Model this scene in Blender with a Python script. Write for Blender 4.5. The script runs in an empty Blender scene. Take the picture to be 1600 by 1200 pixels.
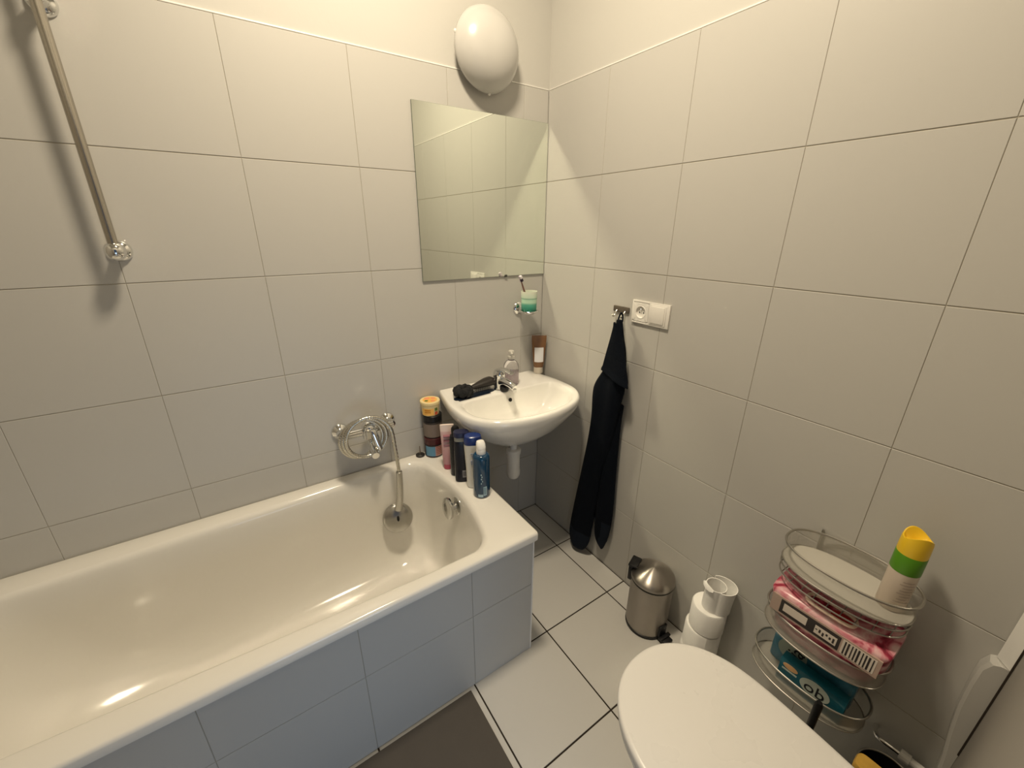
import bpy, bmesh, math, random
from mathutils import Vector, Matrix

random.seed(7)
S = bpy.context.scene
COL = S.collection
PI = math.pi

# ------------------------------------------------------------------ camera
cam_d = bpy.data.cameras.new('camera')
cam = bpy.data.objects.new('camera', cam_d)
COL.objects.link(cam)
S.camera = cam
cam_d.sensor_fit = 'HORIZONTAL'
cam_d.sensor_width = 36.0
cam_d.lens = 36.0 * 634.56 / 1600.0
cam_d.shift_x = (800.0 - 792.93) / 1600.0
cam_d.shift_y = (594.53 - 600.0) / 1600.0
cam_d.clip_start = 0.02
cr = Vector((0.8320, -0.5550, 0.0040))
cf = Vector((0.5210, 0.7790, -0.3500)).normalized()
cr = (cr - cf * cr.dot(cf)).normalized()
cu = cr.cross(cf)
M = Matrix((cr, cu, -cf)).transposed().to_4x4()
M.translation = Vector((-1.215, -1.524, 1.483))
cam.matrix_world = M

# ------------------------------------------------------------------ world, lights, exposure
W = bpy.data.worlds.new('hallway daylight')
S.world = W
W.use_nodes = True
W.node_tree.nodes['Background'].inputs[0].default_value = (0.55, 0.70, 1.0, 1)
W.node_tree.nodes['Background'].inputs[1].default_value = 0.10


def light(name, kind, loc, power, color, **kw):
    d = bpy.data.lights.new(name, kind)
    d.energy = power
    d.color = color
    for k, v in kw.items():
        setattr(d, k, v)
    o = bpy.data.objects.new(name, d)
    COL.objects.link(o)
    o.location = loc
    return o


light('ceiling_bulb', 'AREA', (-0.82, -0.72, 2.76), 32.0, (1.0, 0.845, 0.615), shape='DISK', size=0.24)
dl = light('doorway_daylight', 'AREA', (-1.12, -2.10, 0.50), 1.45, (0.60, 0.78, 1.0), shape='RECTANGLE', size=0.6, size_y=0.8)
dl.data.spread = math.radians(95)
dl.rotation_euler = (math.radians(80), 0, 0)

S.view_settings.view_transform = 'Standard'
S.view_settings.look = 'None'
S.view_settings.exposure = 0.0
S.view_settings.gamma = 1.0
S.view_settings.use_curve_mapping = False
S.cycles.use_denoising = True
S.cycles.max_bounces = 10
S.cycles.diffuse_bounces = 6
S.cycles.glossy_bounces = 6
S.cycles.transmission_bounces = 8
S.cycles.transparent_max_bounces = 12
S.cycles.caustics_reflective = True
S.cycles.caustics_refractive = True
S.cycles.blur_glossy = 0.0
S.cycles.use_guiding = True
S.cycles.use_surface_guiding = True
S.cycles.sample_clamp_indirect = 0.0


# ------------------------------------------------------------------ materials
def srgb(r, g, b):
    def c(v):
        v /= 255.0
        return v / 12.92 if v <= 0.04045 else ((v + 0.055) / 1.055) ** 2.4
    return (c(r), c(g), c(b), 1.0)


MATS = {}


def mat(name, col, rough=0.5, metal=0.0, noise=0.03, nscale=8.0, bump=0.0, bscale=60.0, trans=0.0, alpha=1.0,
        coat=0.0, ior=1.5, sheen=0.0, aniso=0.0, spec=0.5, sss=0.0):
    """A principled material whose colour and roughness drift a little with 3D noise."""
    if name in MATS:
        return MATS[name]
    m = bpy.data.materials.new(name)
    m.use_nodes = True
    t = m.node_tree
    p = t.nodes['Principled BSDF']
    tc = t.nodes.new('ShaderNodeTexCoord')
    n = t.nodes.new('ShaderNodeTexNoise')
    n.inputs['Scale'].default_value = nscale
    n.inputs['Detail'].default_value = 4
    t.links.new(tc.outputs['Object'], n.inputs['Vector'])
    mx = t.nodes.new('ShaderNodeMix')
    mx.data_type = 'RGBA'
    lo = [max(0, c * (1 - noise)) for c in col[:3]] + [1]
    hi = [min(1, c * (1 + noise)) for c in col[:3]] + [1]
    mx.inputs[6].default_value = lo
    mx.inputs[7].default_value = hi
    t.links.new(n.outputs['Fac'], mx.inputs[0])
    t.links.new(mx.outputs[2], p.inputs['Base Color'])
    mr = t.nodes.new('ShaderNodeMapRange')
    mr.inputs['To Min'].default_value = max(0.0, rough * 0.9)
    mr.inputs['To Max'].default_value = min(1.0, rough * 1.1)
    t.links.new(n.outputs['Fac'], mr.inputs['Value'])
    t.links.new(mr.outputs['Result'], p.inputs['Roughness'])
    p.inputs['Metallic'].default_value = metal
    p.inputs['Transmission Weight'].default_value = trans
    p.inputs['Alpha'].default_value = alpha
    p.inputs['Coat Weight'].default_value = coat
    p.inputs['Coat Roughness'].default_value = 0.08
    p.inputs['IOR'].default_value = ior
    p.inputs['Sheen Weight'].default_value = sheen
    p.inputs['Specular IOR Level'].default_value = spec
    if sss:
        p.inputs['Subsurface Weight'].default_value = sss
        p.inputs['Subsurface Radius'].default_value = (0.01, 0.01, 0.01)
    if aniso:
        p.inputs['Anisotropic'].default_value = aniso
        p.inputs['Anisotropic Rotation'].default_value = 0.25
        tg = t.nodes.new('ShaderNodeTangent')
        tg.direction_type = 'RADIAL'
        tg.axis = 'Z'
        t.links.new(tg.outputs['Tangent'], p.inputs['Tangent'])
    if bump:
        bn = t.nodes.new('ShaderNodeTexNoise')
        bn.inputs['Scale'].default_value = bscale
        bn.inputs['Detail'].default_value = 5
        t.links.new(tc.outputs['Object'], bn.inputs['Vector'])
        b = t.nodes.new('ShaderNodeBump')
        b.inputs['Strength'].default_value = bump
        b.inputs['Distance'].default_value = 0.002
        t.links.new(bn.outputs['Fac'], b.inputs['Height'])
        t.links.new(b.outputs['Normal'], p.inputs['Normal'])
    MATS[name] = m
    return m


def gradient_mat(name, stops, z0, z1, rough=0.4, alpha=1.0, axis='Z', trans=0.0):
    """Colour bands of an object along one of its own axes (printed or dyed plastic)."""
    m = bpy.data.materials.new(name)
    m.use_nodes = True
    t = m.node_tree
    p = t.nodes['Principled BSDF']
    tc = t.nodes.new('ShaderNodeTexCoord')
    sx = t.nodes.new('ShaderNodeSeparateXYZ')
    t.links.new(tc.outputs['Object'], sx.inputs[0])
    mr = t.nodes.new('ShaderNodeMapRange')
    mr.inputs['From Min'].default_value = z0
    mr.inputs['From Max'].default_value = z1
    t.links.new(sx.outputs[axis], mr.inputs['Value'])
    r = t.nodes.new('ShaderNodeValToRGB')
    el = r.color_ramp.elements
    el[0].position, el[0].color = stops[0]
    el[1].position, el[1].color = stops[-1]
    for pos, c in stops[1:-1]:
        e = el.new(pos)
        e.color = c
    t.links.new(mr.outputs['Result'], r.inputs['Fac'])
    t.links.new(r.outputs['Color'], p.inputs['Base Color'])
    p.inputs['Roughness'].default_value = rough
    p.inputs['Alpha'].default_value = alpha
    p.inputs['Transmission Weight'].default_value = trans
    return m


def blotch_mat(name, cols, scale=14.0, rough=0.4, detail=3.0, distort=1.5):
    """Printed floral film: noise pushed through a colour ramp."""
    m = bpy.data.materials.new(name)
    m.use_nodes = True
    t = m.node_tree
    p = t.nodes['Principled BSDF']
    tc = t.nodes.new('ShaderNodeTexCoord')
    n = t.nodes.new('ShaderNodeTexNoise')
    n.inputs['Scale'].default_value = scale
    n.inputs['Detail'].default_value = detail
    n.inputs['Distortion'].default_value = distort
    t.links.new(tc.outputs['Object'], n.inputs['Vector'])
    r = t.nodes.new('ShaderNodeValToRGB')
    el = r.color_ramp.elements
    el[0].position, el[0].color = cols[0]
    el[1].position, el[1].color = cols[-1]
    for pos, c in cols[1:-1]:
        e = el.new(pos)
        e.color = c
    t.links.new(n.outputs['Fac'], r.inputs['Fac'])
    t.links.new(r.outputs['Color'], p.inputs['Base Color'])
    p.inputs['Roughness'].default_value = rough
    return m


TILE = mat('wall tile satin white', (0.50, 0.49, 0.465, 1), 0.42, noise=0.015, nscale=1.5, bump=0.06, bscale=25, spec=0.35)
GROUT = mat('wall grout', (0.36, 0.33, 0.27, 1), 0.9, noise=0.15, nscale=12)
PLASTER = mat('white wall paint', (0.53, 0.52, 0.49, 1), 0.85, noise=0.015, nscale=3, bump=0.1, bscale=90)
FTILE = mat('floor tile white', (0.58, 0.57, 0.545, 1), 0.38, noise=0.02, nscale=2, spec=0.4)
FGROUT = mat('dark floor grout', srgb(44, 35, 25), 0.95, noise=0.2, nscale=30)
ENAMEL = mat('tub enamel', (0.74, 0.725, 0.685, 1), 0.11, noise=0.008, nscale=2, coat=0.0)
CERAMIC = mat('sanitary ceramic', (0.83, 0.82, 0.79, 1), 0.12, noise=0.008, nscale=3, coat=0.5)
LIDP = mat('toilet lid plastic', (0.80, 0.79, 0.77, 1), 0.28, noise=0.01)
CHROME = mat('chrome', (0.78, 0.78, 0.77, 1), 0.07, 1.0, noise=0.02)
CHROME_DULL = mat('worn chrome tube', (0.46, 0.43, 0.38, 1), 0.24, 1.0, noise=0.06, nscale=20)
WHITEP = mat('white plastic', (0.82, 0.81, 0.78, 1), 0.3, noise=0.01)
BLACKP = mat('black plastic', (0.009, 0.009, 0.010, 1), 0.38, noise=0.1, spec=0.3)
PAPER = mat('toilet paper', (0.82, 0.81, 0.79, 1), 0.95, noise=0.03, nscale=40, bump=0.3, bscale=160)
STEEL = mat('brushed stainless steel', (0.36, 0.33, 0.30, 1), 0.34, 1.0, noise=0.05, nscale=30, aniso=0.85)
NAVY = mat('navy terry cloth', (0.0030, 0.0050, 0.0095, 1), 0.95, noise=0.3, nscale=60, bump=0.9, bscale=350, spec=0.12)
NAVYB = mat('navy woven border', (0.0040, 0.0085, 0.0180, 1), 0.85, noise=0.2, nscale=60, bump=0.5, bscale=500, spec=0.2)
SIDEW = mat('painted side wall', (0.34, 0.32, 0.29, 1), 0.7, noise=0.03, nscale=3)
WIRE = mat('grey wire', (0.42, 0.40, 0.36, 1), 0.3, 0.9, noise=0.05)


# ------------------------------------------------------------------ mesh kit
def bm_new():
    return bmesh.new()


def merge(dst, src, mtx=None, mi=None):
    me = bpy.data.meshes.new('tmp')
    if mtx is not None:
        src.transform(mtx)
    if mi is not None:
        for f in src.faces:
            f.material_index = mi
    src.to_mesh(me)
    src.free()
    dst.from_mesh(me)
    bpy.data.meshes.remove(me)
    return dst


def box(bm, lo, hi, bevel=0.0, seg=2, mi=0, mtx=None):
    b = bmesh.new()
    bmesh.ops.create_cube(b, size=1.0)
    lo, hi = Vector(lo), Vector(hi)
    for v in b.verts:
        v.co = Vector([lo[i] + (v.co[i] + 0.5) * (hi[i] - lo[i]) for i in range(3)])
    if bevel > 0:
        bmesh.ops.bevel(b, geom=b.edges[:], offset=bevel, segments=seg, profile=0.5, affect='EDGES', clamp_overlap=True)
    return merge(bm, b, mtx, mi)


def lathe(bm, prof, n=40, mi=0, mtx=None, cap0=True, cap1=True):
    """Profile (r, z) turned round the z axis."""
    b = bmesh.new()
    rings = []
    for r, z in prof:
        rings.append([b.verts.new((max(r, 1e-5) * math.cos(2 * PI * k / n), max(r, 1e-5) * math.sin(2 * PI * k / n), z)) for k in range(n)])
    for a, c in zip(rings, rings[1:]):
        for k in range(n):
            b.faces.new((a[k], a[(k + 1) % n], c[(k + 1) % n], c[k]))
    if cap0:
        b.faces.new(rings[0][::-1])
    if cap1:
        b.faces.new(rings[-1])
    bmesh.ops.recalc_face_normals(b, faces=b.faces[:])
    return merge(bm, b, mtx, mi)


def loft(bm, rings, mi=0, mtx=None, cap0=True, cap1=True, closed=True):
    b = bmesh.new()
    vs = [[b.verts.new(p) for p in r] for r in rings]
    for a, c in zip(vs, vs[1:]):
        n = len(a)
        for k in range(n if closed else n - 1):
            b.faces.new((a[k], a[(k + 1) % n], c[(k + 1) % n], c[k]))
    if cap0:
        b.faces.new(vs[0][::-1])
    if cap1:
        b.faces.new(vs[-1])
    bmesh.ops.recalc_face_normals(b, faces=b.faces[:])
    return merge(bm, b, mtx, mi)


def spline(pts, m=8, closed=False):
    """Catmull-Rom through 3D (or 2D) points."""
    P = [Vector(p) for p in pts]
    n = len(P)
    out = []
    for i in range(n if closed else n - 1):
        if closed:
            p0, p1, p2, p3 = P[(i - 1) % n], P[i], P[(i + 1) % n], P[(i + 2) % n]
        else:
            p0, p1, p2, p3 = P[max(i - 1, 0)], P[i], P[i + 1], P[min(i + 2, n - 1)]
        for k in range(m):
            t = k / m
            out.append(0.5 * ((2 * p1) + (p2 - p0) * t + (2 * p0 - 5 * p1 + 4 * p2 - p3) * t * t + (3 * p1 - p0 - 3 * p2 + p3) * t ** 3))
    if not closed:
        out.append(P[-1])
    return out


def tube(bm, path, r, n=12, mi=0, mtx=None, closed=False):
    """Round tube along a path; r may be a list."""
    P = [Vector(p) for p in path]
    N = len(P)
    rr = r if isinstance(r, (list, tuple)) else [r] * N
    tg = []
    for i in range(N):
        a = P[(i - 1) % N] if closed else P[max(i - 1, 0)]
        c = P[(i + 1) % N] if closed else P[min(i + 1, N - 1)]
        tg.append((c - a).normalized())
    up = Vector((0, 0, 1)) if abs(tg[0].z) < 0.9 else Vector((1, 0, 0))
    nrm = (up - tg[0] * up.dot(tg[0])).normalized()
    rings = []
    for i in range(N):
        nrm = (nrm - tg[i] * nrm.dot(tg[i])).normalized()
        bi = tg[i].cross(nrm)
        rings.append([P[i] + (nrm * math.cos(2 * PI * k / n) + bi * math.sin(2 * PI * k / n)) * rr[i] for k in range(n)])
    if closed:
        rings.append(rings[0])
    b = bmesh.new()
    loft(b, rings, cap0=not closed, cap1=not closed)
    if closed:
        bmesh.ops.remove_doubles(b, verts=b.verts[:], dist=1e-6)
    return merge(bm, b, mtx, mi)


def rrect(x0, x1, y0, y1, r, z, ns=24, nc=8):
    """Rounded rectangle ring, r = one radius or (right-back, left-back, left-front, right-front)."""
    R = r if isinstance(r, (list, tuple)) else (r, r, r, r)
    cs = [(x1 - R[0], y1 - R[0], 0, R[0]), (x0 + R[1], y1 - R[1], PI / 2, R[1]),
          (x0 + R[2], y0 + R[2], PI, R[2]), (x1 - R[3], y0 + R[3], 1.5 * PI, R[3])]
    arcs = [[(cx + q * math.cos(a + PI / 2 * k / nc), cy + q * math.sin(a + PI / 2 * k / nc)) for k in range(nc + 1)] for cx, cy, a, q in cs]
    out = []
    for i in range(4):
        out += arcs[i]
        a, c = arcs[i][-1], arcs[(i + 1) % 4][0]
        for k in range(1, ns):
            f = k / ns
            out.append((a[0] + (c[0] - a[0]) * f, a[1] + (c[1] - a[1]) * f))
    return [Vector((x, y, z)) for x, y in out]


def sell(cx, cy, a, b, z, n=2.5, N=64):
    """Superellipse ring."""
    out = []
    for k in range(N):
        t = 2 * PI * k / N
        c, s = math.cos(t), math.sin(t)
        out.append(Vector((cx + a * math.copysign(abs(c) ** (2 / n), c), cy + b * math.copysign(abs(s) ** (2 / n), s), z)))
    return out


def T(x, y, z):
    return Matrix.Translation((x, y, z))


def R(deg, ax):
    return Matrix.Rotation(math.radians(deg), 4, ax)


def orient(zdir, loc=(0, 0, 0)):
    """Matrix taking local +z to zdir at loc."""
    return T(*loc) @ Vector(zdir).to_track_quat('Z', 'Y').to_matrix().to_4x4()


def text(bm, s, size, mtx, mi=0, ext=0.0003):
    cu = bpy.data.curves.new('tmp', 'FONT')
    cu.body = s
    cu.size = size
    cu.extrude = ext
    cu.align_x = 'CENTER'
    cu.align_y = 'CENTER'
    cu.resolution_u = 4
    o = bpy.data.objects.new('tmp', cu)
    COL.objects.link(o)
    dg = bpy.context.evaluated_depsgraph_get()
    me = bpy.data.meshes.new_from_object(o.evaluated_get(dg))
    b = bmesh.new()
    b.from_mesh(me)
    bpy.data.objects.remove(o)
    bpy.data.curves.remove(cu)
    bpy.data.meshes.remove(me)
    return merge(bm, b, mtx, mi)


def obj(name, bm, mats, parent=None, smooth=35, loc=None):
    me = bpy.data.meshes.new(name)
    bm.to_mesh(me)
    bm.free()
    for m in (mats if isinstance(mats, (list, tuple)) else [mats]):
        me.materials.append(m)
    if smooth:
        for p in me.polygons:
            p.use_smooth = True
        me.set_sharp_from_angle(angle=math.radians(smooth))
    o = bpy.data.objects.new(name, me)
    COL.objects.link(o)
    if parent:
        o.parent = parent
    if loc:
        o.location = loc
    return o


def tag(o, label, cat, group=None):
    o['label'] = label
    o['category'] = cat
    if group:
        o['group'] = group
    return o


def thing(name, label, cat, loc=(0, 0, 0), rz=0.0, group=None):
    o = bpy.data.objects.new(name, None)
    o.empty_display_size = 0.05
    COL.objects.link(o)
    o.location = loc
    o.rotation_euler = (0, 0, rz)
    return tag(o, label, cat, group)


def struct(name, bm, mats, smooth=30):
    o = obj(name, bm, mats, None, smooth)
    o['kind'] = 'structure'
    return o


# ================================================================== the room
ROW = 1 / 3
TOP = 2.005
NEAR = -1.625
FARX = -2.16
CEIL = 2.84


def tile_slab(bm, u0, u1, v0, v1, plane, depth, gap, mi, tilt=0.0012, gap_u=None):
    """One tile u0..u1 x v0..v1 with softened edges, put on a wall by plane(u, v, d)."""
    b = bmesh.new()
    g = gap / 2
    e = 0.0008
    ju = [random.uniform(-tilt, tilt) * 0.15 for _ in range(4)]
    h = g if gap_u is None else gap_u / 2
    c = [(u0 + h, v0 + g), (u1 - h, v0 + g), (u1 - h, v1 - g), (u0 + h, v1 - g)]
    ci = [(u0 + h + e, v0 + g + e), (u1 - h - e, v0 + g + e), (u1 - h - e, v1 - g - e), (u0 + h + e, v1 - g - e)]
    r0 = [b.verts.new(plane(u, v, depth)) for u, v in c]
    r1 = [b.verts.new(plane(u, v, e)) for u, v in c]
    r2 = [b.verts.new(plane(u, v, j)) for (u, v), j in zip(ci, [abs(x) for x in ju])]
    for a, d in ((r0, r1), (r1, r2)):
        for k in range(4):
            b.faces.new((a[k], a[(k + 1) % 4], d[(k + 1) % 4], d[k]))
    b.faces.new(r2)
    bmesh.ops.recalc_face_normals(b, faces=b.faces[:])
    # recalc on an open box may turn it inside out: check against the wall normal
    out = (Vector(plane(0, 0, 0)) - Vector(plane(0, 0, 1))).normalized()
    b.faces.ensure_lookup_table()
    b.normal_update()
    if b.faces[-1].normal.dot(out) < 0:
        bmesh.ops.reverse_faces(b, faces=b.faces[:])
    merge(bm, b, None, mi)


def cuts(a, b, first, step):
    """Joint positions between a and b."""
    out = [a]
    k = math.ceil((a - first) / step + 1e-6)
    while first + k * step < b - 1e-6:
        out.append(first + k * step)
        k += 1
    out.append(b)
    return out


def tiled(bm, us, vs, plane, depth=0.005, gap=0.0023, mi=0, gap_u=None):
    for a, b in zip(us, us[1:]):
        for c, d in zip(vs, vs[1:]):
            if b - a > 0.004 and d - c > 0.004:
                tile_slab(bm, a, b, c, d, plane, depth, gap, mi, gap_u=gap_u)


# wall with mirror and tub (plane y = 0)
bm = bm_new()
rows = cuts(0, TOP, TOP, ROW)
tiled(bm, cuts(FARX, 0, -0.1213, ROW), rows, lambda u, v, d: (u, d, v), gap_u=0.0012)
box(bm, (FARX - 0.1, 0.0015, -0.05), (0.0, 0.006, TOP - 0.001), mi=1)
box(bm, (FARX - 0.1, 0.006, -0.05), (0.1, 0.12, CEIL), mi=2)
box(bm, (FARX, 0.0003, TOP), (-0.0004, 0.0062, TOP + 0.0045), 0.0015, mi=3)
struct('wall_back', bm, [TILE, GROUT, PLASTER, WHITEP])

# wall with hook and socket (plane x = 0)
bm = bm_new()
tiled(bm, cuts(NEAR, 0, -0.3287, ROW), rows, lambda u, v, d: (d, u, v), gap_u=0.0012)
box(bm, (0.0015, NEAR - 0.1, -0.05), (0.006, 0.0, TOP - 0.001), mi=1)
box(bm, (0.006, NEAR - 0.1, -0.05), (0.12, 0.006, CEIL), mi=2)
box(bm, (0.0003, NEAR, TOP), (0.0062, 0.0, TOP + 0.0045), 0.0015, mi=3)
struct('wall_right', bm, [TILE, GROUT, PLASTER, WHITEP])

# wall at the head of the tub and wall behind the toilet with the doorway
bm = bm_new()
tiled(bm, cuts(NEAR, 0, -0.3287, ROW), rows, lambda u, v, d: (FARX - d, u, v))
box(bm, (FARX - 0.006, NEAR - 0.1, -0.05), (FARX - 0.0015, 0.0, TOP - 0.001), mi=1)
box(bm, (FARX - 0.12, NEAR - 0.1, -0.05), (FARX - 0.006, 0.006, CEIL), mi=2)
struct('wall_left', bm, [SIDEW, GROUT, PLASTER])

DX0, DX1 = -1.56, -0.80
bm = bm_new()
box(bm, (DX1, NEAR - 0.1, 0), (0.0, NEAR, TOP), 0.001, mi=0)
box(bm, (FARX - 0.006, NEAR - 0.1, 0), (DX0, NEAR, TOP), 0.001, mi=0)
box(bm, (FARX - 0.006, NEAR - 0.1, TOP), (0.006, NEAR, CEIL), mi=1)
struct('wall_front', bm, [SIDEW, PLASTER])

bm = bm_new()
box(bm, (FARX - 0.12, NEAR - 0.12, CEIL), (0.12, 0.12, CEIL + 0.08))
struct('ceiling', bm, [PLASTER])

# floor
bm = bm_new()
box(bm, (FARX - 0.12, NEAR - 0.9, -0.08), (0.006, 0.006, -0.0015), mi=1)
tiled(bm, cuts(FARX, 0, -0.107, 0.335), cuts(NEAR - 0.8, 0, -0.3194, 0.335), lambda u, v, d: (u, v, -d), gap=0.005)
struct('floor', bm, [FTILE, FGROUT])

# boxed corner strip behind the toilet, lit look put into paler top, bulging below
bm = bm_new()
rings = []
for z, y1 in ((0.0, -1.616), (0.22, -1.614), (0.32, -1.606), (0.40, -1.596), (0.48, -1.589), (0.55, -1.587), (0.60, -1.588), (0.625, -1.596), (0.632, -1.606)):
    rings.append([Vector((-0.032, NEAR + 0.0005, z)), Vector((-0.032, y1 - 0.006, z)), Vector((-0.026, y1, z)), Vector((-0.0005, y1 + 0.003, z)), Vector((-0.0005, NEAR + 0.0005, z))])
loft(bm, rings)
prof = [(-0.034, NEAR + 0.0005), (-0.034, NEAR + 0.003), (-0.010, NEAR + 0.024), (-0.004, NEAR + 0.024), (-0.004, NEAR + 0.0005)]
loft(bm, [[Vector((x, y, z)) for x, y in prof] for z in (0.634, 2.0)], mi=1)
box(bm, (-0.0405, NEAR + 0.0002, 0.36), (-0.0350, NEAR + 0.0030, 2.0), mi=2)  # dark bead drawn for the shade of the gap to the front wall
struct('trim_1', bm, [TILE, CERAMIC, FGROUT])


# ================================================================== bathtub
TZ = 0.555


def tub_ring(ins, z, rad, left=1.0, raw=False):
    if raw:
        return rrect(-2.15 + ins, -0.531 - ins, -0.694 + ins, -0.002 - ins, 0.012, z, 40, 10)
    pts = rrect(-2.08 + ins * left, -0.632 - ins, -0.661 + ins, -0.046 - ins, (rad, rad * 3.2, rad * 3.2, rad), z, 40, 10)
    cy = -0.348
    for p in pts:
        w = max(0.0, min(1.0, (p.x + 1.0) / 0.35))
        p.x -= 0.64 * (p.y - cy) ** 2 * w * w * (3 - 2 * w)
        if p.x < -0.9:
            p.y = cy + (p.y - cy) * (1 - 0.15 * (-0.9 - p.x) / 1.1)
    return pts


tub = thing('bathtub', 'white enamel bathtub with tiled front built in along the mirror wall', 'bathtub', (0, 0, 0))
bm = bm_new()
rings = [tub_ring(0.028, 0.526, 0, raw=True), tub_ring(0.0, 0.526, 0, raw=True), tub_ring(0.0, 0.546, 0, raw=True),
         tub_ring(0.0025, 0.552, 0, raw=True), tub_ring(0.008, TZ, 0, raw=True)]
for ins, z, rad, left in ((0, TZ, 0.05, 1), (0.005, TZ - 0.0008, 0.05, 1), (0.011, TZ - 0.004, 0.05, 1), (0.017, TZ - 0.010, 0.052, 1.1), (0.021, TZ - 0.02, 0.054, 1.3),
                          (0.0235, TZ - 0.04, 0.056, 1.5), (0.028, 0.45, 0.06, 1.9), (0.034, 0.35, 0.065, 2.4), (0.042, 0.25, 0.075, 3.0),
                          (0.052, 0.19, 0.085, 3.4), (0.070, 0.148, 0.095, 3.4), (0.098, 0.122, 0.10, 2.9), (0.14, 0.110, 0.08, 2.5), (0.22, 0.105, 0.04, 2.0)):
    rings.append(tub_ring(ins, z, rad, left))
loft(bm, rings, cap0=False)
obj('basin', bm, ENAMEL, tub, 50)
k = bm_new()
mt = orient((-1, 0.02, 0.10), (-0.660, -0.345, 0.488))
lathe(k, [(0.034, -0.004), (0.035, 0.002), (0.030, 0.004), (0.014, 0.005), (0.012, 0.024), (0.036, 0.026), (0.041, 0.029), (0.042, 0.034), (0.041, 0.039), (0.036, 0.042), (0.014, 0.044)], 40, mtx=mt)
obj('overflow_knob', k, mat('dull chrome', (0.60, 0.60, 0.58, 1), 0.16, 1.0, noise=0.03), tub)
k = bm_new()
lathe(k, [(0.034, 0), (0.034, 0.003), (0.028, 0.005), (0.010, 0.005)], 32, mtx=T(-0.98, -0.345, 0.104))
obj('drain', k, CHROME, tub)

# tiled masonry front and end of the tub
AY, AX = -0.672, -0.536
bm = bm_new()
box(bm, (FARX, AY + 0.0015, 0.0), (AX - 0.0015, AY + 0.03, 0.5255), mi=1)
tiled(bm, [FARX, -1.79, -1.457, -1.113, -0.7735, AX], [0.0, 0.318, 0.5255], lambda u, v, d: (u, AY + d, v), depth=0.006, gap=0.0016)
obj('tiled_front', bm, [TILE, GROUT], tub, 30)
bm = bm_new()
box(bm, (AX - 0.03, AY + 0.03, 0.0), (AX - 0.0015, -0.001, 0.5255), mi=1)
tiled(bm, [AY, -0.34, -0.002], [0.0, 0.318, 0.5255], lambda u, v, d: (AX - d, u, v), depth=0.006, gap=0.0016)
obj('tiled_end', bm, [TILE, GROUT], tub, 30)
bm = bm_new()
box(bm, (AX - 0.004, AY - 0.002, 0.0), (AX + 0.002, AY + 0.004, 0.5255), 0.0015)
obj('edge_strip', bm, WHITEP, tub)

# dark mat on the floor
bm = bm_new()
box(bm, (-1.52, -1.32, 0.0005), (-0.798, -0.684, 0.007), 0.002)
tag(obj('bath_mat', bm, mat('dark mat', (0.085, 0.075, 0.066, 1), 0.85, noise=0.12, nscale=14, bump=0.25, bscale=120)),
    'flat dark grey mat lying on the floor along the tub front', 'mat')

# ================================================================== shower rail
t = thing('shower_rail', 'steel shower rail fixed upright on the tiled wall over the tub', 'rail', (-1.446, 0, 1.42))
bm = bm_new()
tube(bm, [(0, -0.058, 0.015), (0, -0.058, 0.20), (0, -0.058, 0.62)], 0.0108, 20)
obj('rod', bm, CHROME_DULL, t)
for z in (0.004, 0.53):
    bm = bm_new()
    lathe(bm, [(0.027, 0.0), (0.027, 0.004), (0.023, 0.010), (0.015, 0.014), (0.013, 0.030), (0.013, 0.05)], 28, mtx=orient((0, -1, 0), (0, 0, z)))
    if z < 0.1:
        prof = [(0.001, -0.022), (0.011, -0.020), (0.019, -0.013), (0.0225, 0.0), (0.021, 0.010), (0.016, 0.018), (0.011, 0.021)]
        lathe(bm, prof, 28, mtx=T(0, -0.058, z))
    else:
        lathe(bm, [(0.0125, -0.014), (0.015, -0.012), (0.015, 0.012), (0.0125, 0.014)], 24, mtx=T(0, -0.058, z))
    obj('bracket', bm, CHROME, t)

# ================================================================== mirror
t = thing('wall_mirror', 'square frameless mirror on the tiled wall above the washbasin', 'mirror', (-0.2985, 0, 1.29))
bm = bm_new()
box(bm, (-0.2965, -0.0065, 0), (0.2965, -0.0012, 0.60), 0.0006, 1)
mm = bpy.data.materials.new('mirror silver')
mm.use_nodes = True
p = mm.node_tree.nodes['Principled BSDF']
p.inputs['Base Color'].default_value = (0.90, 0.945, 0.87, 1)
p.inputs['Metallic'].default_value = 1.0
p.inputs['Roughness'].default_value = 0.0
me_edge = mat('mirror edge glass', (0.10, 0.13, 0.10, 1), 0.2)
for f in bm.faces:
    f.material_index = 0 if f.normal.y < -0.99 else 1
obj('mirror_glass', bm, [mm, me_edge], t, 0)
for x, z in ((0.088, 0.0),):
    bm = bm_new()
    box(bm, (x - 0.006, -0.009, z - 0.004), (x + 0.006, 0.0, z + 0.006), 0.0012)
    obj('clip', bm, mat('dark clip', (0.05, 0.05, 0.045, 1), 0.4), t)

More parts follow.
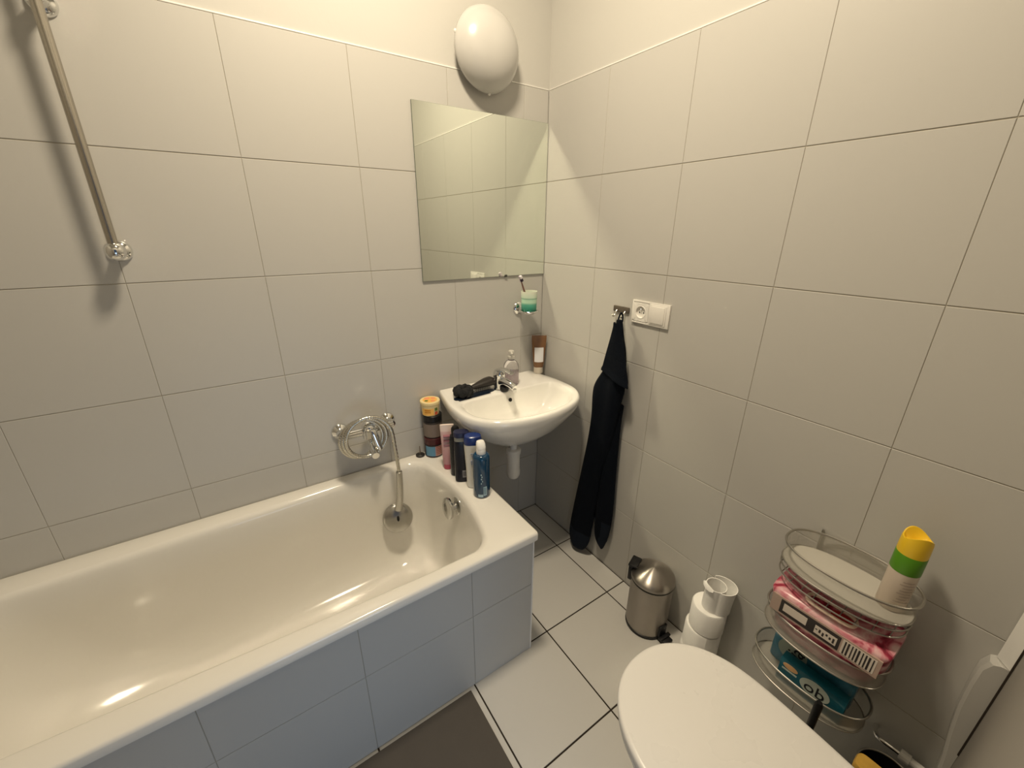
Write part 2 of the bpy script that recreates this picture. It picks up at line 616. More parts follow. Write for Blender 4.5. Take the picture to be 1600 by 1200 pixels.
# ================================================================== wall lamp
t = thing('wall_lamp', 'round white opal glass lamp on the wall above the mirror, switched off', 'lamp', (-0.308, 0.006, 2.070))
OPAL = mat('opal glass', (0.53, 0.52, 0.50, 1), 0.22, noise=0.01, coat=0.4)
bm = bm_new()
prof = [(0.100, 0.022), (0.122, 0.026), (0.1275, 0.034), (0.1265, 0.044), (0.118, 0.062), (0.100, 0.081), (0.075, 0.096), (0.045, 0.105), (0.018, 0.109), (0.001, 0.1095)]
lathe(bm, prof, 64, mtx=orient((0, -1, 0)))
obj('glass_shade', bm, OPAL, t, 60)
bm = bm_new()
lathe(bm, [(0.080, 0.0), (0.080, 0.018), (0.095, 0.024), (0.095, 0.03)], 40, mtx=orient((0, -1, 0)))
obj('base_plate', bm, WHITEP, t)
for a in (-86, 165, 40):
    bm = bm_new()
    c = (0.1265 * math.cos(math.radians(a)), -0.034, 0.1265 * math.sin(math.radians(a)))
    lathe(bm, [(0.001, -0.006), (0.004, -0.0045), (0.0055, 0), (0.004, 0.0045), (0.001, 0.006)], 14, mtx=T(*c))
    obj('screw_knob', bm, WHITEP, t)

# ================================================================== washbasin
SX, SZ = -0.307, 0.825


def half_ring(ctrl, z, m=8):
    left = [(-x, y) for x, y in ctrl]
    pts = [(x, y, 0) for x, y in left] + [(x, y, 0) for x, y in ctrl[::-1][1:]]
    c = [v for v in spline(pts, m)]
    a, b = c[-1], c[0]
    back = [a.lerp(b, k / 16) for k in range(1, 16)]
    return [Vector((v.x, v.y, z)) for v in c + back]


OUT = [(0.246, -0.001), (0.262, -0.07), (0.281, -0.19), (0.268, -0.32), (0.175, -0.415), (0.0, -0.452)]
INN = [(0.195, -0.168), (0.232, -0.180), (0.247, -0.235), (0.232, -0.325), (0.150, -0.398), (0.0, -0.424)]


def scaled(ctrl, s, c, sy=None):
    sy = s if sy is None else sy
    return [(x * s, c + (y - c) * sy) for x, y in ctrl]


sink = thing('washbasin', 'white ceramic washbasin mounted in the corner under the mirror', 'washbasin', (SX, 0, SZ))
bm = bm_new()
rings = [half_ring(scaled(OUT, 0.16, -0.225, 0.16), -0.205), half_ring(scaled(OUT, 0.34, -0.215, 0.36), -0.195), half_ring(scaled(OUT, 0.55, -0.20, 0.58), -0.165),
         half_ring(scaled(OUT, 0.74, -0.17, 0.78), -0.125), half_ring(scaled(OUT, 0.88, -0.10, 0.905), -0.085), half_ring(scaled(OUT, 0.955, -0.04, 0.965), -0.058),
         half_ring(scaled(OUT, 0.985, -0.02, 0.988), -0.040), half_ring(scaled(OUT, 1.0, 0, 1.0), -0.022), half_ring(scaled(OUT, 0.996, 0, 0.996), -0.008),
         half_ring(scaled(OUT, 0.985, 0, 0.985), -0.002), half_ring(scaled(OUT, 0.972, 0, 0.972), 0.0)]
for s, z in ((1.03, -0.0005), (1.0, -0.002), (0.97, -0.008), (0.94, -0.022), (0.89, -0.050), (0.80, -0.085), (0.64, -0.115), (0.42, -0.132), (0.16, -0.138), (0.05, -0.139)):
    rings.append(half_ring(scaled(INN, s, -0.275), z))
loft(bm, rings)
obj('bowl', bm, CERAMIC, sink, 50)
bm = bm_new()
lathe(bm, [(0.0085, 0), (0.0085, 0.002), (0.006, 0.0025)], 20, mtx=orient((0, -1, 0.35), (0.0, -0.1885, -0.034)))
obj('overflow_hole', bm, BLACKP, sink)
bm = bm_new()
lathe(bm, [(0.030, 0), (0.030, 0.003), (0.024, 0.004), (0.018, 0.001)], 28, mtx=T(0, -0.275, -0.139))
obj('drain', bm, CHROME, sink)

# drain trap under the basin
t = thing('drain_trap', 'white plastic bottle trap hanging under the washbasin', 'drain pipe', (-0.315, -0.228, 0.43))
bm = bm_new()
lathe(bm, [(0.001, -0.008), (0.014, -0.006), (0.024, 0.0), (0.030, 0.014), (0.031, 0.03), (0.029, 0.045), (0.029, 0.118), (0.032, 0.12), (0.033, 0.140), (0.030, 0.143), (0.019, 0.145)], 32)
obj('bottle', bm, WHITEP, t)
bm = bm_new()
lathe(bm, [(0.0155, 0.143), (0.0155, 0.166), (0.020, 0.167), (0.020, 0.182), (0.0155, 0.183), (0.0155, 0.19)], 24)
obj('inlet_pipe', bm, WHITEP, t)
bm = bm_new()
tube(bm, spline([(-0.010, 0.012, 0.150), (-0.022, 0.05, 0.146), (-0.032, 0.12, 0.128), (-0.030, 0.226, 0.105)], 8), 0.0075, 14)
lathe(bm, [(0.020, 0.0), (0.020, 0.005), (0.013, 0.008), (0.012, 0.035)], 24, mtx=orient((0, -1, 0), (-0.030, 0.2275, 0.105)))
obj('outlet_pipe', bm, mat('greyed plastic', (0.45, 0.42, 0.36, 1), 0.4), t)

# basin tap
t = thing('basin_tap', 'small chrome lever tap standing on the washbasin ledge', 'tap', (-0.322, -0.125, SZ))
bm = bm_new()
lathe(bm, [(0.029, 0.0), (0.029, 0.003), (0.0265, 0.006), (0.0245, 0.055), (0.0265, 0.058), (0.0265, 0.074), (0.023, 0.083), (0.012, 0.088)], 32)
obj('body', bm, CHROME, t)
bm = bm_new()
pth = spline([(0, -0.010, 0.036), (0.002, -0.045, 0.046), (0.004, -0.085, 0.044), (0.005, -0.112, 0.036)], 6)
tube(bm, pth, [0.0190 - 0.005 * i / (len(pth) - 1) for i in range(len(pth))], 18)
lathe(bm, [(0.010, 0), (0.010, 0.012)], 18, mtx=T(0.005, -0.107, 0.020))
obj('spout', bm, CHROME, t)
bm = bm_new()
pth = spline([(0, 0.012, 0.082), (0, -0.015, 0.094), (0.002, -0.05, 0.098), (0.004, -0.088, 0.094)], 6)
rings = []
for i, q in enumerate(pth):
    f = i / (len(pth) - 1)
    w, h = 0.019 - 0.006 * f, 0.011 - 0.006 * f
    rings.append([q + Vector((w * math.cos(a), 0, h * math.sin(a))) for a in [2 * PI * k / 16 for k in range(16)]])
loft(bm, rings)
obj('lever', bm, CHROME, t)

bm = bm_new()
lathe(bm, [(0.016, 0.0), (0.019, 0.004), (0.0205, 0.012), (0.0195, 0.020), (0.012, 0.024), (0.006, 0.025), (0.006, 0.031), (0.001, 0.033)], 28)
tag(obj('sink_plug', bm, BLACKP, loc=(-0.318, -0.160, SZ + 0.0005)), 'round black rubber plug on the basin ledge beneath the tap spout', 'plug')

# soap bottle: clear with lavender soap
t = thing('soap_bottle', 'clear pump bottle of pale lavender soap beside the basin tap', 'soap bottle', (-0.243, -0.100, SZ))
bm = bm_new()
CLEARP = mat('clear plastic', (0.93, 0.92, 0.93, 1), 0.05, trans=0.92, ior=1.35, noise=0.01)
lathe(bm, [(0.030, 0), (0.0335, 0.003), (0.0345, 0.010), (0.0345, 0.080), (0.032, 0.094), (0.024, 0.106), (0.014, 0.112), (0.013, 0.122)], 36)
obj('bottle_body', bm, CLEARP, t)
bm = bm_new()
lathe(bm, [(0.028, 0.003), (0.0322, 0.008), (0.0322, 0.060)], 32)
obj('soap', bm, mat('lavender soap', (0.62, 0.52, 0.57, 1), 0.1, trans=0.55, ior=1.35), t)
bm = bm_new()
lathe(bm, [(0.015, 0.118), (0.016, 0.120), (0.016, 0.130), (0.007, 0.133), (0.006, 0.146)], 24)
lathe(bm, [(0.012, 0.144), (0.013, 0.146), (0.013, 0.153), (0.010, 0.156)], 20)
tube(bm, [(0, 0, 0.150), (-0.012, -0.020, 0.150), (-0.016, -0.027, 0.146)], 0.0045, 10)
obj('pump', bm, mat('milky plastic', (0.78, 0.76, 0.70, 1), 0.3, trans=0.3), t)

# tube of cream standing on its cap in the corner
t = thing('cream_tube', 'brown cosmetic tube with white label standing in the basin corner', 'cosmetic tube', (-0.046, -0.046, SZ), math.radians(-32))
bm = bm_new()
rings = []
for z, a, b in ((0.030, 0.022, 0.020), (0.036, 0.0245, 0.0215), (0.08, 0.028, 0.016), (0.13, 0.0325, 0.008), (0.168, 0.035, 0.002), (0.185, 0.035, 0.0012)):
    rings.append(sell(0, 0, a, b, z, 2.2, 40))
loft(bm, rings)
obj('tube_body', bm, mat('brown tube film', srgb(118, 84, 54), 0.4, noise=0.06), t)
bm = bm_new()
rings = []
for z in (0.058, 0.075, 0.10, 0.128):
    f = (z - 0.036) / (0.168 - 0.036)
    b = 0.0215 - 0.0195 * f + 0.0014
    hw = 0.0215
    a = 0.0245 + 0.0105 * f
    rings.append([Vector((hw * s, -b * math.sqrt(max(0.0, 1 - (hw * s / (a * 1.02)) ** 2)) - 0.0004, z)) for s in [k / 8 - 1 for k in range(17)]])
loft(bm, rings, cap0=False, cap1=False, closed=False)
r = bmesh.ops.solidify(bm, geom=bm.faces[:], thickness=0.0006)
obj('paper_label', bm, mat('white paper label', (0.70, 0.71, 0.74, 1), 0.7), t)
bm = bm_new()
lathe(bm, [(0.021, 0.0), (0.0225, 0.002), (0.0225, 0.029), (0.020, 0.031)], 32)
obj('cap', bm, mat('grey cap', (0.55, 0.50, 0.42, 1), 0.35), t)

# scrunchie, hair brush and comb on the ledge
bm = bm_new()
b2 = []
for i in range(96):
    a = 2 * PI * i / 96
    rad = 0.025 + 0.003 * math.sin(9 * a)
    b2.append((rad * math.cos(a), rad * math.sin(a), 0.022 + 0.004 * math.sin(7 * a + 1)))
tube(bm, b2, [0.0165 + 0.003 * math.sin(23 * 2 * PI * i / 96) for i in range(96)], 14, closed=True)
tag(obj('scrunchie', bm, mat('black hair tie cloth', (0.008, 0.009, 0.011, 1), 0.9, noise=0.3, nscale=80, bump=0.6, bscale=200), loc=(-0.497, -0.118, SZ + 0.0035)),
    'black ruffled hair scrunchie at the left end of the basin ledge', 'scrunchie')
t = thing('hair_brush', 'black paddle hair brush lying on the basin ledge left of the tap', 'hair brush', (-0.462, -0.112, SZ + 0.004), math.radians(6))
DARKP = mat('dark brown brush plastic', (0.018, 0.014, 0.012, 1), 0.4, noise=0.15)
bm = bm_new()
rings = []
for x, w, h, z in ((-0.004, 0.008, 0.007, 0.022), (0.015, 0.011, 0.010, 0.024), (0.05, 0.020, 0.0145, 0.028), (0.085, 0.027, 0.0185, 0.031), (0.110, 0.029, 0.020, 0.031), (0.120, 0.028, 0.018, 0.029), (0.123, 0.020, 0.012, 0.028)):
    rings.append([Vector((x, w * math.cos(a), z + h * math.sin(a))) for a in [2 * PI * k / 20 for k in range(20)]])
loft(bm, rings)
obj('paddle', bm, DARKP, t)
bm = bm_new()
for i in range(8):
    for j in range(5):
        x, y = 0.024 + 0.0105 * i, -0.013 + 0.0065 * j
        lathe(bm, [(0.001, 0.0005), (0.0012, 0.019)], 5, mtx=T(x, y, 0))
obj('bristle', bm, BLACKP, t)['kind'] = 'stuff'
bm = bm_new()
rings = [sell(0.0, 0.0, 0.098, 0.017, z, 4, 48) for z in (0.0, 0.0028)]
loft(bm, rings)
for k in range(26):
    box(bm, (-0.088 + 0.006 * k, -0.027, 0.0002), (-0.0855 + 0.006 * k, -0.012, 0.0025))
co = obj('comb', bm, mat('navy comb plastic', (0.006, 0.014, 0.030, 1), 0.3, noise=0.1), loc=(-0.448, -0.128, SZ + 0.0006))
co.rotation_euler = (0, 0, math.radians(3))
tag(co, 'flat dark navy comb lying under the brush on the basin ledge', 'comb')

# ================================================================== tumbler holder, tumbler, toothbrush
t = thing('tumbler_holder', 'chrome ring holder on the tiles below the mirror', 'holder', (-0.139, 0, 1.142))
bm = bm_new()
lathe(bm, [(0.028, 0.0), (0.028, 0.004), (0.024, 0.009), (0.014, 0.012), (0.009, 0.014), (0.008, 0.045)], 32, mtx=orient((0, -1, 0)))
obj('rosette', bm, CHROME, t)
bm = bm_new()
tube(bm, [(0.040 * math.cos(a), -0.083 + 0.040 * math.sin(a), 0) for a in [2 * PI * k / 48 for k in range(48)]], 0.0042, 10, closed=True)
lathe(bm, [(0.001, -0.010), (0.030, -0.010), (0.036, -0.006), (0.039, 0.0), (0.037, 0.0), (0.034, -0.005), (0.029, -0.0085), (0.001, -0.0085)], 36, mtx=T(0, -0.083, 0), cap0=False, cap1=False)
obj('ring', bm, CHROME, t)
t = thing('tumbler', 'green frosted glass tumbler with water bands in the chrome holder', 'tumbler', (-0.139, -0.083, 1.134))
gm = gradient_mat('teal fade', [(0.0, srgb(20, 118, 96)), (0.28, srgb(66, 160, 136)), (0.42, srgb(96, 176, 152)), (0.52, srgb(190, 222, 196)), (0.64, srgb(178, 214, 190)), (0.68, srgb(120, 165, 140)),
                                (0.73, srgb(200, 220, 200)), (1.0, srgb(224, 228, 212))], 0, 0.095, 0.3)
bm = bm_new()
lathe(bm, [(0.001, 0.0), (0.031, 0.0), (0.0335, 0.003), (0.0345, 0.05), (0.0358, 0.095), (0.0338, 0.095), (0.0325, 0.05), (0.031, 0.006), (0.001, 0.005)], 40, cap0=False, cap1=False)
obj('cup', bm, gm, t, 60)
t = thing('toothbrush', 'toothbrush with a purple and white head leaning in the green tumbler', 'toothbrush', (-0.124, -0.075, 1.1405))
d = Vector((-0.190, -0.082, 1.293)) - Vector((-0.124, -0.075, 1.1405))
Lb = d.length
bm = bm_new()
tube(bm, [d * f for f in (0.0, 0.3, 0.6, 0.8, 0.86)], [0.0045, 0.005, 0.0042, 0.0030, 0.0028], 12)
obj('handle', bm, mat('mauve handle', srgb(128, 88, 78), 0.4), t)
dn = d.normalized()
side = Vector((0, -1, 0))
side = (side - dn * side.dot(dn)).normalized()
wid = dn.cross(side)
mh = Matrix((wid, side, dn)).transposed().to_4x4()
mh.translation = d * 0.86
bm = bm_new()
box(bm, (-0.0060, -0.0025, -0.001), (0.0060, 0.0025, 0.028), 0.002, mtx=mh)
obj('head', bm, mat('pale head', srgb(205, 190, 205), 0.4), t)
bm = bm_new()
box(bm, (-0.0052, 0.002, 0.002), (0.0052, 0.0115, 0.014), 0.0008, mi=0, mtx=mh)
box(bm, (-0.0052, 0.002, 0.0145), (0.0052, 0.0115, 0.027), 0.0008, mi=1, mtx=mh)
obj('bristle', bm, [mat('dark purple bristles', srgb(40, 26, 48), 0.8), mat('white bristles', srgb(225, 220, 225), 0.8)], t)

# ================================================================== jars and bottles on the tub ledge
E0 = TZ + 0.0005


def jar_label(bm, r, z0, z1, a0, a1, mi):
    pts = []
    n = 20
    rings = [[Vector((r * math.cos(a0 + (a1 - a0) * k / n), r * math.sin(a0 + (a1 - a0) * k / n), z)) for k in range(n + 1)] for z in (z0, z1)]
    loft(bm, rings, mi=mi, cap0=False, cap1=False, closed=False)


JX, JY = -0.612, -0.046
t = thing('cosmetic_jar', 'jar with blue label and dark red lid at the bottom of the jar stack', 'jar', (JX, JY, E0), group='cosmetic jars stacked on the tub ledge')
bm = bm_new()
lathe(bm, [(0.036, 0), (0.0395, 0.003), (0.040, 0.010), (0.040, 0.056), (0.037, 0.060)], 40)
jar_label(bm, 0.0404, 0.008, 0.054, math.radians(-170), math.radians(-105), 1)
jar_label(bm, 0.0404, 0.008, 0.054, math.radians(-105), math.radians(10), 2)
for k in range(5):
    jar_label(bm, 0.0407, 0.016 + 0.008 * k, 0.019 + 0.008 * k, math.radians(-100), math.radians(-60), 3)
obj('pot', bm, [mat('dark pot', (0.03, 0.015, 0.014, 1), 0.3), mat('blue label', srgb(88, 138, 168), 0.45), mat('pinkish label', srgb(176, 140, 132), 0.5), mat('rust print', srgb(150, 70, 50), 0.5)], t)
bm = bm_new()
lathe(bm, [(0.0385, 0.060), (0.0405, 0.062), (0.0405, 0.088), (0.038, 0.091)], 40)
obj('lid', bm, mat('maroon lid', srgb(66, 20, 24), 0.3), t)
z1 = 0.0915
t = thing('cosmetic_jar', 'dark jar with grey label and black lid in the middle of the stack', 'jar', (JX + 0.002, JY + 0.001, E0 + z1), group='cosmetic jars stacked on the tub ledge')
bm = bm_new()
lathe(bm, [(0.036, 0), (0.0395, 0.003), (0.040, 0.006), (0.040, 0.070), (0.037, 0.074)], 40)
jar_label(bm, 0.0404, 0.006, 0.066, math.radians(-200), math.radians(20), 1)
obj('pot', bm, [mat('dark grey pot', (0.02, 0.017, 0.016, 1), 0.3), mat('grey label', srgb(118, 106, 98), 0.5)], t)
bm = bm_new()
lathe(bm, [(0.038, 0.074), (0.040, 0.076), (0.040, 0.100), (0.037, 0.103)], 40)
obj('lid', bm, BLACKP, t)
t = thing('cosmetic_jar', 'cream and yellow fruit-printed tub on top of the stack by the basin', 'jar', (JX - 0.004, JY + 0.001, E0 + z1 + 0.1035), group='cosmetic jars stacked on the tub ledge')
bm = bm_new()
lathe(bm, [(0.033, 0), (0.035, 0.002), (0.0395, 0.045), (0.040, 0.050)], 40)
jar_label(bm, 0.0385, 0.006, 0.040, math.radians(-168), math.radians(-92), 1)
jar_label(bm, 0.0392, 0.024, 0.037, math.radians(-86), math.radians(-66), 2)
jar_label(bm, 0.0385, 0.006, 0.019, math.radians(-86), math.radians(-66), 3)
for zz in (0.018, 0.027):
    jar_label(bm, 0.0395, zz, zz + 0.004, math.radians(-150), math.radians(-112), 4)
YC = mat('cream tub', srgb(232, 212, 160), 0.4)
RD = mat('red print', srgb(200, 84, 54), 0.5)
OG = mat('orange print', srgb(196, 128, 30), 0.5)
obj('pot', bm, [YC, mat('yellow print', srgb(238, 184, 92), 0.45), mat('leaf print', srgb(92, 116, 50), 0.5), RD, OG], t)
bm = bm_new()
lathe(bm, [(0.0405, 0.050), (0.0415, 0.051), (0.0415, 0.060), (0.040, 0.062)], 40)
lathe(bm, [(0.030, 0.0621), (0.030, 0.0626)], 32, mi=1)
for a, s, m in ((0.4, 0.010, 2), (1.9, 0.012, 2), (3.4, 0.008, 3), (5.0, 0.009, 2)):
    lathe(bm, [(s, 0.0627), (s * 0.9, 0.0632)], 16, mi=m, mtx=T(0.019 * math.cos(a), 0.019 * math.sin(a), 0))
obj('lid', bm, [YC, MATS['yellow print'], mat('peach print', srgb(236, 150, 104), 0.5), MATS['leaf print']], t)

t = thing('drain_stopper', 'small black drain stopper with upright stem at the back of the tub rim', 'stopper', (-0.671, -0.030, E0))
bm = bm_new()
lathe(bm, [(0.017, 0), (0.0195, 0.002), (0.0195, 0.006), (0.014, 0.009), (0.010, 0.0085), (0.008, 0.011), (0.003, 0.012)], 32)
obj('disc', bm, mat('black rubber', (0.02, 0.018, 0.016, 1), 0.4), t)
bm = bm_new()
tube(bm, [(0, 0, 0.010), (0, 0.001, 0.03), (0, 0.001, 0.046)], [0.0032, 0.0022, 0.0018], 10)
obj('stem', bm, mat('dull metal', (0.22, 0.18, 0.15, 1), 0.35, 0.8), t)


def oval_bottle(bm, prof, n=2.6, mi=0, N=48):
    loft(bm, [sell(0, 0, a, b, z, n, N) for a, b, z in prof], mi=mi)


LZ = math.radians(-22)
t = thing('pink_bottle', 'pink and white tube standing on its dark pink cap by the jar stack', 'tube', (-0.607, -0.180, E0), math.radians(-25))
bm = bm_new()
oval_bottle(bm, [(0.020, 0.020, 0.022), (0.0225, 0.021, 0.027), (0.0245, 0.017, 0.09), (0.0265, 0.010, 0.15), (0.028, 0.006, 0.185), (0.028, 0.0055, 0.196)])
pm = gradient_mat('pink fade', [(0.0, srgb(190, 136, 144)), (0.45, srgb(198, 158, 160)), (0.80, srgb(214, 180, 180)), (0.84, srgb(232, 212, 206)), (1.0, srgb(236, 220, 212))], 0.02, 0.2, 0.4)
obj('tube_body', bm, pm, t)
bm = bm_new()
for k in range(4):
    box(bm, (-0.016, -0.0225 + 0.0030 * k, 0.150 - 0.022 * k), (0.012, -0.0085 - 0.0022 * k, 0.1545 - 0.022 * k), 0.0005)
obj('printed_lettering', bm, mat('mauve print', srgb(150, 100, 112), 0.5), t)
bm = bm_new()
oval_bottle(bm, [(0.019, 0.019, 0.0), (0.0205, 0.0205, 0.002), (0.0205, 0.0205, 0.022)])
obj('cap', bm, mat('raspberry cap', srgb(176, 72, 92), 0.35), t)

t = thing('black_bottle', 'slim black bottle with round black cap between the pink tube and navy bottle', 'bottle', (-0.600, -0.240, E0), LZ)
bm = bm_new()
oval_bottle(bm, [(0.022, 0.018, 0), (0.0245, 0.0205, 0.004), (0.0245, 0.0205, 0.160), (0.021, 0.0175, 0.174), (0.012, 0.012, 0.180)])
DK = mat('black bottle plastic', (0.009, 0.009, 0.013, 1), 0.26, noise=0.1, spec=0.35)
obj('bottle_body', bm, DK, t)
bm = bm_new()
lathe(bm, [(0.012, 0.178), (0.0155, 0.182), (0.0165, 0.192), (0.0155, 0.204), (0.010, 0.212), (0.002, 0.214)], 28)
obj('cap', bm, BLACKP, t)

t = thing('navy_bottle', 'dark navy bottle with grey neck band and barcode sticker', 'bottle', (-0.600, -0.290, E0), math.radians(-24))
bm = bm_new()
oval_bottle(bm, [(0.026, 0.018, 0), (0.029, 0.021, 0.004), (0.029, 0.021, 0.165), (0.027, 0.019, 0.176)], 3.2)
obj('bottle_body', bm, mat('navy bottle plastic', (0.008, 0.009, 0.017, 1), 0.24, noise=0.1, spec=0.35), t)
bm = bm_new()
oval_bottle(bm, [(0.026, 0.018, 0.175), (0.027, 0.0185, 0.176), (0.027, 0.0185, 0.192), (0.026, 0.018, 0.193)], 3)
obj('neck_band', bm, mat('grey band', srgb(150, 150, 142), 0.35), t)
bm = bm_new()
oval_bottle(bm, [(0.028, 0.0195, 0.192), (0.0295, 0.021, 0.194), (0.0295, 0.021, 0.208), (0.027, 0.019, 0.212)], 3)
obj('cap', bm, mat('navy cap', srgb(30, 34, 66), 0.35), t)
bm = bm_new()
box(bm, (-0.001, -0.0222, 0.022), (0.022, -0.0208, 0.052))
for k in range(8):
    box(bm, (0.001 + 0.0024 * k, -0.0226, 0.026), (0.0021 + 0.0024 * k, -0.0221, 0.048), mi=1)
obj('barcode_sticker', bm, [mat('grey sticker', srgb(140, 138, 140), 0.5), BLACKP], t, 0)

t = thing('white_bottle', 'white bottle with dark blue domed cap on the tub ledge', 'bottle', (-0.583, -0.349, E0), math.radians(-24))
bm = bm_new()
oval_bottle(bm, [(0.023, 0.018, 0), (0.026, 0.021, 0.004), (0.028, 0.022, 0.08), (0.0325, 0.023, 0.165), (0.0335, 0.0235, 0.185)], 2.4)
obj('bottle_body', bm, mat('white bottle plastic', srgb(214, 212, 204), 0.3), t)
bm = bm_new()
oval_bottle(bm, [(0.0335, 0.0235, 0.185), (0.034, 0.024, 0.187), (0.0335, 0.0238, 0.204), (0.030, 0.022, 0.216), (0.022, 0.016, 0.221), (0.010, 0.008, 0.222)], 2.6)
obj('cap', bm, mat('royal blue cap', srgb(24, 48, 112), 0.25), t)
bm = bm_new()
for k, (w, z) in enumerate(((0.016, 0.150), (0.012, 0.140), (0.018, 0.120), (0.018, 0.113), (0.016, 0.106))):
    box(bm, (-w / 2 - 0.002, -0.0245, z), (w / 2 - 0.002, -0.021, z + 0.003))
obj('printed_lettering', bm, mat('blue grey print', srgb(140, 150, 175), 0.5), t, 0)

t = thing('blue_bottle', 'translucent blue round bottle with white flip cap at the ledge front', 'bottle', (-0.585, -0.413, E0), math.radians(-12))
bm = bm_new()
lathe(bm, [(0.026, 0), (0.0300, 0.003), (0.0312, 0.010), (0.0312, 0.158), (0.029, 0.168), (0.022, 0.173), (0.0165, 0.174)], 44)
bb = mat('blue tinted bottle', srgb(8, 56, 86), 0.14, noise=0.1, nscale=12, coat=0.3)
obj('bottle_body', bm, bb, t, 50)
bm = bm_new()
lathe(bm, [(0.0165, 0.172), (0.0172, 0.174), (0.0172, 0.192), (0.0165, 0.194)], 32)
rings = []
for z, a, b, sh in ((0.194, 0.0165, 0.0165, 0), (0.2, 0.0168, 0.0165, 0), (0.212, 0.0160, 0.0135, 0.003), (0.219, 0.0135, 0.0095, 0.006), (0.221, 0.010, 0.007, 0.006)):
    rings.append([q + Vector((0, sh, 0)) for q in sell(0, 0, a, b, z, 2.6, 32)])
loft(bm, rings)
obj('flip_cap', bm, WHITEP, t)
bm = bm_new()
PR = 0.0315
jar_label(bm, PR, 0.012, 0.050, math.radians(-96), math.radians(-72), 0)
for k in range(6):
    jar_label(bm, PR + 0.0002, 0.018 + 0.005 * k, 0.0205 + 0.005 * k, math.radians(-94), math.radians(-78), 1)
jar_label(bm, PR, 0.006, 0.018, math.radians(-132), math.radians(-98), 0)
for k, (a0, a1) in enumerate(((-112, -106), (-104, -99), (-112, -104), (-108, -101), (-113, -106))):
    jar_label(bm, PR, 0.062 + 0.009 * k, 0.068 + 0.009 * k, math.radians(a0), math.radians(a1), 0)
obj('printed_label', bm, [mat('pale print', srgb(160, 186, 196), 0.5), mat('blue gap print', srgb(30, 90, 120), 0.5)], t, 0)

# dark bundle on the floor behind the tub end
bm = bm_new()
rings = []
for f, z in ((0.90, 0.0005), (1.0, 0.012), (1.0, 0.04), (0.93, 0.065), (0.75, 0.085), (0.45, 0.096), (0.15, 0.099)):
    rr_ = []
    for q in sell(0, 0, 0.085 * f, 0.058 * f, z, 2.4, 48):
        a = math.atan2(q.y, q.x)
        rr_.append(q * (1 + 0.04 * math.sin(5 * a) * (z > 0.001)) if False else Vector((q.x * (1 + 0.04 * math.sin(5 * a)), q.y * (1 + 0.04 * math.cos(4 * a)), q.z)))
    rings.append(rr_)
loft(bm, rings)
tag(obj('folded_cloth', bm, NAVY, loc=(-0.335, -0.072, 0)), 'dark folded cloth on the floor below the basin, mostly hidden by the tub corner', 'cloth')

# ================================================================== bath mixer with coiled hose and hand shower
t = thing('bath_mixer', 'chrome bath mixer with coiled shower hose hanging over the tub', 'bath mixer', (-0.887, 0, 0.748))
for x in (-0.088, 0.097):
    bm = bm_new()
    lathe(bm, [(0.032, 0.0), (0.032, 0.003), (0.028, 0.009), (0.019, 0.014), (0.016, 0.018), (0.016, 0.032), (0.019, 0.033), (0.019, 0.050), (0.015, 0.052)], 32, mtx=orient((0, -1, 0), (x, 0, 0)))
    obj('rosette', bm, CHROME, t)
bm = bm_new()
tube(bm, [(-0.096, -0.054, 0), (-0.05, -0.054, 0), (0.05, -0.054, 0), (0.104, -0.054, 0)], 0.0155, 24)
lathe(bm, [(0.024, -0.026), (0.026, -0.024), (0.026, 0.024), (0.024, 0.026)], 28, mtx=T(0.008, -0.060, 0))
obj('body', bm, CHROME, t)
bm = bm_new()
lathe(bm, [(0.023, 0.02), (0.0245, 0.023), (0.0235, 0.040), (0.016, 0.047), (0.004, 0.049)], 28, mtx=T(0.006, -0.062, 0.0) @ R(25, 'X'))
pth = spline([(0.006, -0.075, 0.036), (0.012, -0.100, 0.020), (0.02, -0.112, -0.020), (0.027, -0.118, -0.056)], 6)
rings = []
for i, q in enumerate(pth):
    f = i / (len(pth) - 1)
    w = 0.013 - 0.003 * f
    rings.append([q + Vector((w * math.cos(a), 0.006 * math.sin(a), 0.002 * math.sin(a))) for a in [2 * PI * k_ / 16 for k_ in range(16)]])
loft(bm, rings)
obj('lever', bm, CHROME, t)
bm = bm_new()
tube(bm, spline([(0.008, -0.06, -0.02), (0.008, -0.07, -0.045), (0.006, -0.11, -0.066), (0.004, -0.135, -0.072)], 6), 0.0135, 18)
obj('spout', bm, CHROME, t)
# the hose: out of the mixer, three turns hung over it, then down to the hand shower
hose = [(0.030, -0.062, -0.020), (0.034, -0.066, -0.045)]
for i in range(0, 33):
    a = -PI / 2 + 0.35 - 2 * PI * i / 12
    turn = i / 12
    r_ = 0.0745 + 0.0015 * turn
    cx_ = -0.034 + 0.0095 * turn
    cz_ = -0.016 + 0.008 * turn
    yy = -0.076 - 0.0165 * turn
    hose.append((cx_ + r_ * math.cos(a), yy, cz_ + r_ * math.sin(a)))
hose += [(0.072, -0.128, 0.020), (0.079, -0.132, -0.06), (0.083, -0.136, -0.13), (0.084, -0.137, -0.172)]
pth = spline(hose, 14)
bm = bm_new()
rad = [0.0072 + 0.0007 * math.sin(i * 2.1) for i in range(len(pth))]
tube(bm, pth, rad, 12)
HOSE = mat('steel hose', (0.60, 0.58, 0.52, 1), 0.22, 1.0, noise=0.05)
ho = obj('hose', bm, HOSE, t, 60)
hs = bpy.data.objects.new('hand_shower', None)
COL.objects.link(hs)
hs.parent = t
bm = bm_new()
hp = spline([(0.084, -0.137, -0.166), (0.084, -0.136, -0.185), (0.082, -0.133, -0.24), (0.078, -0.128, -0.30), (0.070, -0.122, -0.352)], 6)
rad = []
for i in range(len(hp)):
    f = i / (len(hp) - 1)
    rad.append(0.0095 if f < 0.08 else 0.0115 + 0.0045 * f)
tube(bm, hp, rad, 20)
